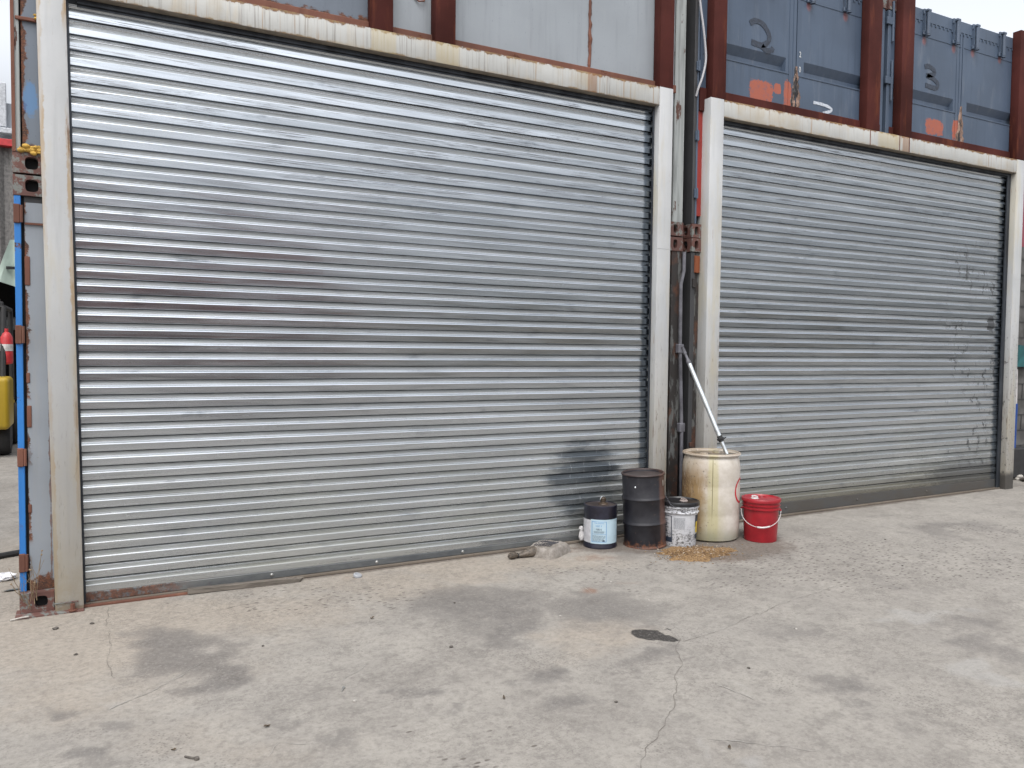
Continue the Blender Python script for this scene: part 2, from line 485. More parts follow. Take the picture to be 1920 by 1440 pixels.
def bar_mat():
    g = NT('bottom_bar_steel', .5, .6)
    p = g.pos()
    x, y, z = g.xyz(p)
    n = g.noise(g.sc(p, (3, 3, 8)), 1, 7, .7)
    c = g.mix(g.rng(n, .3, .7), (.11, .12, .13), (.20, .21, .21))
    right = g.rng(x, 4.8, 5.6)
    c = g.mix(g.M('MULTIPLY', right, g.rng(n, .35, .6, .4, .8)), c, (.095, .083, .072))
    lr = g.M('SUBTRACT', 1.0, g.rng(g.M('ADD', x, g.M('MULTIPLY', n, .8)), .7, 1.2))
    q = g.noise(p, 30, 5, .7)
    lr = g.M('MULTIPLY', lr, g.rng(q, .38, .5))
    c = g.mix(g.M('MULTIPLY', lr, .9), c, rust_colour(g, p))
    g.bump(n, .2, .004)
    return g.out(c, .5, g.M('SUBTRACT', .6, g.M('MULTIPLY', lr, .6), True))


M_bar = bar_mat()
M_strip = painted('dusty_steel_strip', (.15, .125, .10), .3, .4, .3, stain=(.10, .07, .05), stain_amt=.5, rough=.75, var=.2)
M_boltm = plain('bright_bolt', (.32, .32, .31), .45, .7, bump=0)


# ---- concrete yard
def concrete(detail=True):
    g = NT('worn_concrete' if detail else 'far_concrete', .85)
    p = g.pos()
    big = g.noise(p, .45, 5, .6)
    mid = g.noise(p, 2.6, 8, .68, .3)
    fine = g.noise(p, 26, 6, .7)
    grit = g.noise(p, 130, 4, .7)
    c = g.mix(g.rng(big, .35, .65), (0.205, 0.190, 0.170), (0.250, 0.234, 0.210))
    c = g.mix(g.rng(mid, .35, .68), c, (0.291, 0.272, 0.242))
    c = g.mix(g.M('MULTIPLY', g.rng(fine, .45, .68), .55), c, (0.157, 0.142, 0.128))
    c = g.mix(g.M('MULTIPLY', g.rng(g.noise(p, 7, 6, .7), .50, .66), .45), c, (0.139, 0.128, 0.115))
    if detail:
        wob = g.M('MULTIPLY', g.M('SUBTRACT', g.noise(p, 4.5, 8, .72), .5), 1.5)
        wob2 = g.M('MULTIPLY', g.M('SUBTRACT', g.noise(p, 14, 8, .72), .5), 1.3)
        wa = g.rng(g.M('ADD', g.attr('warm'), g.M('MULTIPLY', wob, .5)), .1, .8)
        wc = g.mix(g.rng(fine, .35, .65), (0.342, 0.288, 0.227), (0.251, 0.213, 0.169))
        c = g.mix(g.M('MULTIPLY', wa, .5), c, wc)
        dk = g.attr('dark')
        dks = g.M('ADD', dk, g.M('MULTIPLY', wob, .7))
        dm = g.M('ADD', g.M('MULTIPLY', g.rng(dks, .22, .70), .55), g.M('MULTIPLY', g.rng(g.M('ADD', dks, g.M('MULTIPLY', wob2, .4)), .38, .52), .45))
        dc = g.mix(g.rng(fine, .4, .65), (0.075, 0.069, 0.066), (0.142, 0.130, 0.120))
        c = g.mix(g.M('MULTIPLY', dm, g.rng(dk, .3, .9, .35, .72)), c, dc)
        # worn-through flecks in dark stains
        c = g.mix(g.M('MULTIPLY', g.M('MULTIPLY', dm, g.rng(g.noise(p, 55, 5, .75), .58, .66)), .6), c, (0.276, 0.256, 0.225))
        li = g.rng(g.M('ADD', g.attr('light'), g.M('MULTIPLY', wob, .35)), .25, .8)
        c = g.mix(g.M('MULTIPLY', li, .38), c, (0.321, 0.317, 0.305))
        ru = g.rng(g.M('ADD', g.attr('rust'), g.M('MULTIPLY', wob2, .55)), .3, .75)
        c = g.mix(g.M('MULTIPLY', ru, .8), c, (0.196, 0.113, 0.075))
        oi = g.rng(g.M('ADD', g.attr('oil'), g.M('MULTIPLY', wob2, .22)), .48, .56)
        c = g.mix(g.M('MULTIPLY', oi, .96), c, (0.012, 0.010, 0.009))
        ds = g.rng(g.M('ADD', g.attr('damp_shade'), g.M('MULTIPLY', wob2, .4)), .3, .6)
        c = g.mix(g.M('MULTIPLY', ds, .78), c, (0.095, 0.075, 0.060))  # damp rings, darkened further as painted contact shade under drums and cans
        # crazing: fine dark wandering lines in patches
        rn_ = g.noise(g.sc(p, (1, 1.6, 1)), 8, 7, .75)
        cz = g.rng(g.M('ABSOLUTE', g.M('SUBTRACT', rn_, .5)), .013, .004)
        pm = g.rng(g.M('ADD', g.noise(p, 1.5, 4), g.M('MULTIPLY', g.attr('pits'), .12)), .50, .60)
        c = g.mix(g.M('MULTIPLY', g.M('MULTIPLY', cz, pm), .55), c, (0.085, 0.072, 0.062))
        gr = g.noise(p, 48, 8, .9)
        c = g.mix(g.M('MULTIPLY', g.rng(gr, .52, .60), .35), c, (0.116, 0.105, 0.098))
        c = g.mix(g.M('MULTIPLY', g.rng(gr, .48, .40), .35), c, (0.352, 0.334, 0.309))
        # pits and pop-outs, in patches
        pv = g.n('ShaderNodeTexVoronoi', 0, {'Vector': g.sc(p, (.7, 1.3, 1)), 'Scale': 15.0, 'Randomness': 1.0}, voronoi_dimensions='2D')
        szn = g.noise(p, 3.1, 3)
        pit = g.M('MULTIPLY', g.rng(pv, .10, .17, 1, 0), g.rng(g.M('ADD', g.attr('pits'), g.M('MULTIPLY', g.M('SUBTRACT', szn, .5), 2.0)), .5, .7))
        pv2 = g.n('ShaderNodeTexVoronoi', 0, {'Vector': p, 'Scale': 44.0}, voronoi_dimensions='2D')
        pit2 = g.M('MULTIPLY', g.rng(pv2, .14, .22, 1, 0), g.rng(g.noise(p, 1.9, 5), .54, .64))
        pit3 = g.M('MULTIPLY', g.rng(grit, .64, .70), g.rng(g.noise(p, 3.3, 4), .40, .6))
        spk = g.M('MULTIPLY', g.rng(g.noise(p, 75, 5, .8), .60, .68), .55)
        c = g.mix(spk, c, (0.085, 0.076, 0.068))
        spl = g.M('MULTIPLY', g.rng(g.noise(g.sc(p, (1, 1, 1), (3, 8, 0)), 90, 5, .8), .60, .68), .5)
        c = g.mix(spl, c, (0.341, 0.321, 0.289))
        pits = g.M('MAXIMUM', pit, g.M('MAXIMUM', g.M('MULTIPLY', pit2, .5), g.M('MULTIPLY', pit3, .55)))
        c = g.mix(g.M('MULTIPLY', pits, .8), c, (0.075, 0.062, 0.052))
        # pale grit
        c = g.mix(g.M('MULTIPLY', g.rng(g.noise(g.sc(p, (1, 1, 1), (5, 5, 5)), 150, 3, .7), .66, .72), .5), c, (0.401, 0.378, 0.336))
        # long drag scratches
        rot = g.n('ShaderNodeMapping', 0, {0: p, 2: (0, 0, .45), 3: (1.1, 55, 1)})
        sc_ = g.rng(g.noise(rot, 1, 4, .6), .72, .75)
        c = g.mix(g.M('MULTIPLY', g.M('MULTIPLY', sc_, g.rng(g.noise(p, 1.3, 2), .5, .6)), .4), c, (0.383, 0.363, 0.326))
        rough = g.M('SUBTRACT', .88, g.M('MULTIPLY', g.M('MAXIMUM', g.M('MULTIPLY', oi, .3), g.M('MULTIPLY', dm, .35)), .5), True)
        h = g.M('ADD', g.M('MULTIPLY', fine, .35), g.M('ADD', g.M('MULTIPLY', grit, .25), g.M('MULTIPLY', pits, -.8)))
        g.bump(h, .5, .006)
        return g.out(c, rough)
    g.bump(fine, .3, .006)
    return g.out(c)


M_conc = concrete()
M_conc_far = concrete(False)


# ------------------------------------------------------------------ mesh helpers
def tag(o, label=None, cat=None, group=None, kind=None):
    if label:
        o['label'] = label
    if cat:
        o['category'] = cat
    if group:
        o['group'] = group
    if kind:
        o['kind'] = kind
    return o


def thing(name, label, cat, loc=(0, 0, 0), rot=(0, 0, 0), group=None):
    o = bpy.data.objects.new(name, None)
    o.empty_display_size = .2
    COL.objects.link(o)
    o.location = loc
    o.rotation_euler = rot
    return tag(o, label, cat, group)


def obj(name, bm, mats, parent=None, smooth=False, world=False):
    """link a bmesh as one object; world=True: verts are world coordinates, rebase to the parent's origin"""
    me = bpy.data.meshes.new(name)
    if world and parent is not None:
        bmesh.ops.translate(bm, verts=bm.verts, vec=-parent.location)
    bmesh.ops.recalc_face_normals(bm, faces=bm.faces)
    if smooth:
        for f in bm.faces:
            f.smooth = True
        for e in bm.edges:
            if len(e.link_faces) == 2 and e.calc_face_angle(0) > R_(35):
                e.smooth = False
    bm.to_mesh(me)
    bm.free()
    o = bpy.data.objects.new(name, me)
    COL.objects.link(o)
    if not isinstance(mats, (list, tuple)):
        mats = [mats]
    for m in mats:
        me.materials.append(m)
    if parent is not None:
        o.parent = parent
    return o


def box(bm, x0, x1, y0, y1, z0, z1, bev=0.0, mi=0, seg=1):
    m = Matrix.Translation(((x0 + x1) / 2, (y0 + y1) / 2, (z0 + z1) / 2)) @ Matrix.Diagonal((abs(x1 - x0), abs(y1 - y0), abs(z1 - z0), 1))
    r = bmesh.ops.create_cube(bm, size=1, matrix=m)
    vs = r['verts']
    fs = list({f for v in vs for f in v.link_faces})
    if bev:
        es = list({e for v in vs for e in v.link_edges})
        rr = bmesh.ops.bevel(bm, geom=es, offset=bev, segments=seg, affect='EDGES', profile=.5)
        fs = list({f for v in rr['verts'] for f in v.link_faces} | {f for f in fs if f.is_valid})
    for f in fs:
        if f.is_valid:
            f.material_index = mi
    return vs


def tube(bm, pts, r, n=8, cap=True, closed=False):
    pts = [Vector(p) for p in pts]
    rs = r if isinstance(r, (list, tuple)) else [r] * len(pts)
    rings = []
    up = Vector((0, 0, 1))
    prev = None
    for i, p in enumerate(pts):
        if closed:
            t = (pts[(i + 1) % len(pts)] - pts[i - 1]).normalized()
        else:
            t = (pts[min(i + 1, len(pts) - 1)] - pts[max(i - 1, 0)]).normalized()
        if prev is None:
            a = t.cross(up if abs(t.dot(up)) < .95 else Vector((1, 0, 0))).normalized()
        else:
            a = (prev - t * prev.dot(t)).normalized()
        prev = a
        b = t.cross(a)
        rings.append([bm.verts.new(p + (a * math.cos(2 * math.pi * k / n) + b * math.sin(2 * math.pi * k / n)) * rs[i]) for k in range(n)])
    m = len(rings)
    for i in range(m if closed else m - 1):
        A, B = rings[i], rings[(i + 1) % m]
        for k in range(n):
            bm.faces.new((A[k], A[(k + 1) % n], B[(k + 1) % n], B[k]))
    if cap and not closed:
        bm.faces.new(rings[0])
        bm.faces.new(list(reversed(rings[-1])))


def lathe(bm, prof, n=48, c=(0, 0, 0), cap0=True, cap1=True, noise=0.0):
    rings = []
    for (r, z) in prof:
        rings.append([bm.verts.new((c[0] + r * math.cos(2 * math.pi * k / n), c[1] + r * math.sin(2 * math.pi * k / n), c[2] + z)) for k in range(n)])
    for A, B in zip(rings, rings[1:]):
        for k in range(n):
            bm.faces.new((A[k], A[(k + 1) % n], B[(k + 1) % n], B[k]))
    if cap0:
        bm.faces.new(list(reversed(rings[0])))
    if cap1:
        bm.faces.new(rings[-1])
    return rings


def bmn():
    return bmesh.new()


def cyl_patch(bm, r, a0, a1, z0, z1, n=10, mi=0, thick=.0006):
    """curved rectangle on a cylinder (angles in radians), given a little thickness"""
    prev = None
    for k in range(n + 1):
        a = a0 + (a1 - a0) * k / n
        c, s = math.cos(a), math.sin(a)
        cur = [bm.verts.new((rr * c, rr * s, z)) for rr in (r, r + thick) for z in (z0, z1)]
        if prev:
            q = [bm.faces.new((prev[2], cur[2], cur[3], prev[3])), bm.faces.new((prev[0], prev[1], cur[1], cur[0])),
                 bm.faces.new((prev[1], prev[3], cur[3], cur[1])), bm.faces.new((prev[0], cur[0], cur[2], prev[2]))]
            for f in q:
                f.material_index = mi
        prev = cur


def text_verts(body, size):
    cu_ = bpy.data.curves.new('txt', 'FONT')
    cu_.body = body
    cu_.size = size
    cu_.align_x = 'CENTER'
    cu_.resolution_u = 3
    ob = bpy.data.objects.new('txt', cu_)
    COL.objects.link(ob)
    dg = bpy.context.evaluated_depsgraph_get()
    me = bpy.data.meshes.new_from_object(ob.evaluated_get(dg))
    vs = [tuple(v.co) for v in me.vertices]
    fs = [tuple(f.vertices) for f in me.polygons]
    bpy.data.objects.remove(ob)
    bpy.data.curves.remove(cu_)
    bpy.data.meshes.remove(me)
    return vs, fs


def cyl_text(bm, body, size, r, a_c, z, sx=1.0):
    vs, fs = text_verts(body, size)
    V = []
    for (x, y, _) in vs:
        a = a_c + x * sx / r
        V.append(bm.verts.new((r * math.cos(a), r * math.sin(a), z + y)))
    for f in fs:
        try:
            bm.faces.new([V[i] for i in f])
        except ValueError:
            pass


def corrugated(bm, axis, a0, a1, base, z0, z1, depth, pitch=.28, sign=1):
    """trapezoidal container sheet running along axis ('y' or 'x')"""
    pts = []
    a = a0
    while a < a1:
        for f, d in ((0, 0), (.25, 0), (.5, 1), (.75, 1)):
            q = a + f * pitch
            if q < a1:
                pts.append((q, base + sign * d * depth))
        a += pitch
    pts.append((a1, base))
    prev = None
    for q, b in pts:
        c = (b, q) if axis == 'y' else (q, b)
        cur = (bm.verts.new((c[0], c[1], z0)), bm.verts.new((c[0], c[1], z1)))
        if prev:
            bm.faces.new((prev[0], cur[0], cur[1], prev[1]))
        prev = cur


# ------------------------------------------------------------------ ground
GS = .0055
dark = [(0.4, -0.92, 0.21, -0.11, 0.03, 0.36, 1), (0.47, -1.27, 0.14, -0.07, 0.03, 0.24, 1), (0.53, -1.27, 0.14, -0.07, 0.01, 0.08, 0.9), (0.36, -1.46, 0.09, -0.04, 0.01, 0.11, 0.8), (-0.07, -1.49, 0.12, -0.06, -0.0, 0.06, 0.7), (0.1, -1.79, 0.11, -0.05, 0.0, 0.15, 0.6), (-0.01, -2.0, 0.11, -0.06, 0.0, 0.08, 0.7), (0.38, -1.96, 0.08, -0.04, 0.01, 0.12, 0.5), (0.82, -2.22, 0.12, -0.06, 0.03, 0.11, 0.6), (2.11, -0.88, 0.36, -0.18, 0.18, 0.39, 1), (2.02, -1.43, 0.19, -0.1, 0.16, 0.31, 0.8), (1.29, -2.0, 0.11, -0.06, 0.04, 0.1, 0.8), (1.34, -2.33, 0.1, -0.05, 0.05, 0.11, 0.6), (0.75, -2.02, 0.12, -0.06, 0.02, 0.09, 0.5), (2.8, -1.41, 0.44, -0.22, 0.26, 0.38, 0.7), (2.02, -2.06, 0.1, -0.05, 0.07, 0.11, 0.8), (1.94, -2.46, 0.13, -0.06, 0.07, 0.11, 0.7), (2.27, -2.57, 0.11, -0.06, 0.09, 0.11, 0.5), (2.53, -2.17, 0.15, -0.08, 0.11, 0.14, 0.7), (3.57, -2.12, 0.19, -0.1, 0.17, 0.16, 0.5), (3.18, -2.77, 0.19, -0.1, 0.15, 0.12, 0.7), (3.05, -3.03, 0.13, -0.07, 0.09, 0.07, 0.5), (2.9, -2.83, 0.11, -0.06, 0.07, 0.06, 0.5), (4.48, -2.73, 0.19, -0.1, 0.15, 0.09, 0.6), (4.23, -2.92, 0.15, -0.08, 0.17, 0.1, 0.6), (3.06, -3.31, 0.12, -0.06, 0.11, 0.08, 0.5), (6.81, -0.96, 0.52, -0.26, 0.45, 0.3, 0.6), (6.07, -1.8, 0.22, -0.11, 0.23, 0.14, 0.4), (7.1, 0.29, 0.51, -0.25, 0.3, 0.24, 0.4), (2.32, -3.08, 0.11, -0.06, 0.06, 0.06, 0.5), (4.77, -1.77, 0.2, -0.1, 0.13, 0.1, 0.4), (1.61, -2.41, 0.12, -0.06, 0.05, 0.09, 0.4), (1.4, -1.12, 0.16, -0.08, 0.03, 0.1, 0.5), (3.68, -0.43, 0.22, -0.11, 0.11, 0.16, 0.6), (1.53, -0.28, 0.16, -0.08, 0.03, 0.12, 0.5)]
warm = [(-0.19, -0.49, 0.64, -0.32, -0.02, 0.55, 1), (0.5, -0.35, 0.71, -0.36, 0.04, 0.41, 0.9), (-0.06, -1.31, 0.43, -0.22, -0.0, 0.39, 0.6), (1.69, -0.22, 0.65, -0.33, 0.12, 0.36, 0.7), (2.45, -0.15, 0.42, -0.21, 0.11, 0.24, 1), (2.43, -1.74, 0.21, -0.11, 0.14, 0.21, 0.8), (0.42, -2.11, 0.38, -0.19, 0.03, 0.23, 0.4), (2.94, -0.23, 0.54, -0.27, 0.15, 0.26, 0.8), (2.26, -1.74, 0.16, -0.08, 0.12, 0.21, 0.6), (2.26, -3.15, 0.19, -0.1, 0.09, 0.09, 0.3), (-.6, .9, .7, 0, 0, 1.2, .9)]
light = [(4.29, -2.5, 0.17, -0.08, 0.08, 0.05, 1), (3.94, -3.12, 0.12, -0.06, 0.09, 0.05, 1), (2.31, -3.24, 0.07, -0.04, 0.04, 0.03, 0.8), (2.64, -2.69, 0.02, -0.01, 0.07, 0.08, 0.5), (4.8, -2.53, 0.17, -0.09, 0.08, 0.05, 0.6), (0.16, -1.49, 0.11, -0.05, 0.0, 0.04, 0.6), (2.16, -3.01, 0.04, -0.02, 0.04, 0.04, 0.6), (0.18, -1.58, 0.04, -0.02, 0.0, 0.03, 0.5)]
rustm = [(2.9, -1.06, 0.06, -0.03, 0.04, 0.06, .8), (3.24, -1.03, 0.13, -0.07, 0.04, 0.05, 0.45), (3.28, -0.05, 0.23, -0.11, 0.09, 0.14, 0.5), (3.41, -0.38, 0.22, -0.11, 0.09, 0.13, 0.5), (4.62, -0.72, 0.11, -0.06, 0.1, 0.1, 0.5), (4.26, -0.81, 0.22, -0.11, 0.11, 0.12, 0.6), (0.24, 0.27, 0.18, -0.09, 0.0, 0.07, 0.8), (1.58, -0.1, 0.13, -0.07, 0.02, 0.07, 0.4)]
oil = [(2.74, -1.89, .085, -.035, .025, .075, 1), (2.80, -1.975, .05, -.035, .02, .05, 1), (2.901, -1.872, .02, -.01, .008, .02, .9), (3.55, -2.2, .02, -.01, .008, .02, .6), (3.42, -1.93, .02, -.01, .008, .015, .7)]
damp_shade = [(3.67, -.1, .20, 0, 0, .18, 1.1), (3.99, -.23, .25, 0, 0, .24, 1.1), (4.29, -.34, .22, 0, 0, .22, 1.2), (4.67, -.26, .33, 0, 0, .32, 1.2), (4.97, -.5, .17, 0, 0, .17, .9), (2.2, .06, 2.2, 0, 0, .05, .7), (7, .08, 2.4, 0, 0, .06, .9), (4.45, -.62, .5, -.1, .1, .28, 1), (3.95, -.35, .25, -.05, 0, .12, .7), (3.6, -.12, .3, -.05, 0, .12, .6), (4.3, -.1, .35, 0, 0, .12, .8)]  # damp patches, also holding the contact shade painted around the bases
pits = [(4.9, -1.3, 1.1, -.5, .5, .5, 1), (5.9, -1.7, .9, -.4, .4, .4, .9), (1.4, -.5, .7, -.3, .1, .35, .8), (1.2, -2.6, .5, -.2, .1, .35, .5), (3.2, -.7, .5, -.2, .2, .3, .7), (7.2, -1.2, .7, -.3, .3, .3, .8), (.2, -.6, .4, -.2, 0, .2, .3)]
GX0, GX1, GY0, GY1, ST = -2.5, 11.5, -4.6, 1.6, .025
nx = int((GX1 - GX0) / ST) + 1
ny = int((GY1 - GY0) / ST) + 1
gx, gy = np.meshgrid(np.linspace(GX0, GX1, nx), np.linspace(GY0, GY1, ny))


def vnoise(x, y, sc_, seed):
    r = np.random.RandomState(seed)
    g_ = r.rand(64, 64)
    fx, fy = x * sc_ + 200, y * sc_ + 200
    ix, iy = np.floor(fx).astype(int), np.floor(fy).astype(int)
    tx, ty = fx - ix, fy - iy
    tx, ty = tx * tx * (3 - 2 * tx), ty * ty * (3 - 2 * ty)
    q = lambda a_, b_: g_[a_ % 64, b_ % 64]
    return (q(ix, iy) * (1 - tx) + q(ix + 1, iy) * tx) * (1 - ty) + (q(ix, iy + 1) * (1 - tx) + q(ix + 1, iy + 1) * tx) * ty - .5


def fbm(x, y, sc_, seed):
    return sum(vnoise(x, y, sc_ * 2 ** k, seed + k) / 1.7 ** k for k in range(4))


_gx, _gy = gx.copy(), gy.copy()
gx = gx + .26 * fbm(_gx, _gy, 2.2, 5) + .10 * fbm(_gx, _gy, 8, 15)
gy = gy + .26 * fbm(_gx, _gy, 2.2, 25) + .10 * fbm(_gx, _gy, 8, 35)


def mask(lst, fall=1.15, fine=False):
    gx, gy = (_gx + .03 * fbm(_gx, _gy, 7, 45), _gy + .03 * fbm(_gx, _gy, 7, 55)) if fine else (globals()['gx'], globals()['gy'])
    m = np.zeros_like(gx)
    for cx, cy, ax, ay, bx, by, s in lst:
        det = ax * by - ay * bx
        if abs(det) < 1e-6:
            continue
        dx, dy = gx - cx, gy - cy
        u = (dx * by - dy * bx) / det
        v = (ax * dy - ay * dx) / det
        r = np.sqrt(u * u + v * v)
        m = np.maximum(m, s * np.clip(fall - .5 * r, 0, 1) ** 1.4)
    return m


# border ring keeps the far sheet and the detailed sheet continuous: one mesh, one surface
cs = [-400, -150, -60, -30, -15, -8, -5]
xs = [c for c in cs if c < GX0 - .5] + list(np.linspace(GX0, GX1, nx)) + [13, 16, 22, 35, 70, 150, 400]
ys = [-400, -150, -60, -30, -15, -9, -6] + list(np.linspace(GY0, GY1, ny)) + [3, 6, 10, 15, 25, 60, 150, 400]
X, Y = np.meshgrid(xs, ys)
Z = GS * np.clip(X, -3, 12) + np.zeros_like(X)
NX, NY = len(xs), len(ys)
verts = np.stack([X.ravel(), Y.ravel(), Z.ravel()], 1)
ii, jj = np.meshgrid(np.arange(NX - 1), np.arange(NY - 1))
a = (jj * NX + ii).ravel()
faces = np.stack([a, a + 1, a + 1 + NX, a + NX], 1)
gme = bpy.data.meshes.new('ground')
gme.from_pydata(verts.tolist(), [], faces.tolist())
ground = bpy.data.objects.new('ground', gme)
COL.objects.link(ground)
tag(ground, 'worn stained concrete yard with dark oil marks and pits', None, None, 'structure')
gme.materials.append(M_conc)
ox = len([c for c in cs if c < GX0 - .5])
oy = 7
for nm, lst in (('dark', dark), ('warm', warm), ('light', light), ('rust', rustm), ('oil', oil), ('damp_shade', damp_shade), ('pits', pits)):
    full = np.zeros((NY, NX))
    full[oy:oy + ny, ox:ox + nx] = mask(lst, fine=nm in ('oil', 'rust', 'damp_shade'))
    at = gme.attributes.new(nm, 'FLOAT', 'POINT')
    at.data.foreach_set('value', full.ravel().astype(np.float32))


def gz(x):
    return GS * min(max(x, -3), 12)


M_crack = plain('crack_shadow_dirt', (.13, .115, .10), .95, bump=0)


def crack(pts, wd=.005, name='crack'):
    bm = bmn()
    P = []
    wk = 0.0
    for (a_, b_) in zip(pts, pts[1:]):
        A, B = Vector((*a_, 0)), Vector((*b_, 0))
        L = (B - A).length
        n = max(2, int(L / .03))
        nrm = Vector((-(B - A).y, (B - A).x, 0)).normalized()
        for k in range(n):
            wk = max(-.03, min(.03, wk * .75 + random.uniform(-.010, .010)))
            q = A + (B - A) * k / n + nrm * wk
            P.append(q)
    P.append(Vector((*pts[-1], 0)))
    prev = None
    for i, q in enumerate(P):
        t = (P[min(i + 1, len(P) - 1)] - P[max(i - 1, 0)]).normalized()
        nr = Vector((-t.y, t.x, 0))
        wv = wd * .5 * random.uniform(.2, 1.0) * (.3 if i in (0, len(P) - 1) else 1)
        if random.random() < .06:
            wv *= 2
        z = gz(q.x) + .0025
        cur = [bm.verts.new((q.x - nr.x * wv, q.y - nr.y * wv, z)), bm.verts.new((q.x + nr.x * wv, q.y + nr.y * wv, z))]
        if prev:
            bm.faces.new((prev[0], prev[1], cur[1], cur[0]))
        prev = cur
    return obj(name, bm, M_crack, ground)


crack([(2.84, -2.06), (3.02, -2.034), (3.426, -1.944), (3.926, -1.803), (4.211, -1.785), (4.6, -1.7)], .0035)
crack([(2.87, -2.02), (2.821, -2.068), (2.62, -2.3), (2.53, -2.398), (2.26, -2.682), (2.025, -2.861), (1.828, -3.017), (1.7, -3.2)], .0035)
crack([(0.076, -0.03), (0.077, -0.444), (0.084, -0.964), (.09, -1.2)], .003)
crack([(.15, -.55), (.45, -.42), (.8, -.35), (1.05, -.36)], .0035)
crack([(4.35, -.72), (4.62, -1.0), (4.8, -1.28), (5.0, -1.42)], .004)
crack([(.95, -.92), (1.35, -.98), (1.6, -1.1)], .002)
crack([(1.2, -.3), (1.02, -.42)], .0035)
crack([(1.35, -.42), (1.3, -.52)], .0035)

M_scr = plain('pale_scrape', (.30, .285, .26), .9, bump=0)
for pts_, wd_ in (([(-.02, -1.62), (.2, -1.45), (.42, -1.28)], .005), ([(.33, -1.33), (.5, -1.18)], .004), ([(1.05, -1.75), (1.25, -1.55)], .004), ([(2.62, -2.58), (2.66, -2.78)], .009),
                  ([(1.9, -.78), (2.25, -.80)], .004), ([(2.9, -.98), (2.88, -1.12)], .005), ([(.6, -2.3), (.66, -2.2), (.8, -2.28)], .003), ([(2.2, -2.95), (2.55, -3.25)], .004)):
    o_ = crack(pts_, wd_, 'scratch')
    o_.data.materials[0] = M_scr

# ------------------------------------------------------------------ steel portals with roller shutters
ZT, ZB = 3.804, 3.650
PITCH = .08852


def portal(name, label, xl0, xl1, xr0, xr1):
    t = thing(name, label, 'door frame', ((xl0 + xr1) / 2, 0, gz(xl0)))
    for (a_, b_) in ((xl0, xl1), (xr0, xr1)):
        bm = bmn()
        hh = ZT if a_ > 0 else 5.2
        box(bm, a_, b_, 0, .15, gz(a_) - .01, hh, .006, seg=2)
        if a_ < 0:                      # the far left post leans outwards a little
            for v in bm.verts:
                v.co.x += .018 - .0150 * v.co.z
        obj('post', bm, M_post, t, smooth=True, world=True)
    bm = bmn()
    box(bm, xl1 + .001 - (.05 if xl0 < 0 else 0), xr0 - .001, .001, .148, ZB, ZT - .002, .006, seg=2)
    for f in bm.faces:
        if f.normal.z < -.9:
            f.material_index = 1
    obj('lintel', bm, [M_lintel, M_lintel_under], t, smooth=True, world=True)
    return t


pL = portal('door_frame', 'white painted steel frame around the nearer, larger-looking roller shutter on the left', -.215, -.064, 4.231, 4.373)
pR = portal('door_frame', 'white painted steel frame around the farther roller shutter on the right', 4.785, 4.938, 9.284, 9.435)
# weld seams in the right lintel, base plate and anchor on the left post
bm = bmn()
for x in (6.83, 7.27, 7.42):
    box(bm, x - .004, x + .004, -.0025, .004, ZB + .003, ZT - .005)
obj('weld_seam', bm, M_rustmetal, pR, world=True)
bm = bmn()
box(bm, -.40, -.045, -.035, .12, -.004, .010, .002)
box(bm, -.20, -.075, -.012, -.001, .055, .060)
obj('base_plate', bm, M_casting, pL, world=True)
bm = bmn()
tube(bm, [(-.105, -.02, .01), (-.105, -.02, .05)], .014, 6)
lathe(bm, [(.026, .0), (.026, .006)], 16, (-.105, -.02, .010))
obj('anchor_bolt', bm, M_rustmetal, pL, world=True)
bm = bmn()
box(bm, 4.80, 4.98, -.012, .10, gz(4.8) - .002, gz(4.8) + .012)
obj('base_plate', bm, M_rustmetal, pR, world=True)

for nm_, px0, par in (('post_seam', 4.302, pL), ('post_seam', 9.36, pR)):
    bm = bmn()
    for zc in (1.22, 2.46):
        box(bm, px0 - .069, px0 + .069, -.0015, .003, zc, zc + .006)
    obj(nm_, bm, M_post, par, world=True)
# slat profile: (fraction of pitch going down from the joint, outward offset towards the viewer)
PROF = [(0.00, -.030), (.046, -.030), (.050, -.005), (.056, -.004), (.085, .0008), (.115, -.001), (.14, -.0045), (.17, -.0035), (.195, -.0045), (.225, -.0058), (.25, -.0048), (.28, -.0058), (.31, -.0070), (.335, -.0062),
        (.365, -.0068), (.395, -.0062), (.412, -.0035), (.428, -.0008), (.445, .0012), (.465, .0028), (.49, .0038), (.52, .0044), (.60, .0044), (.965, .0044), (.980, .0025), (.988, -.004), (.990, -.030)]


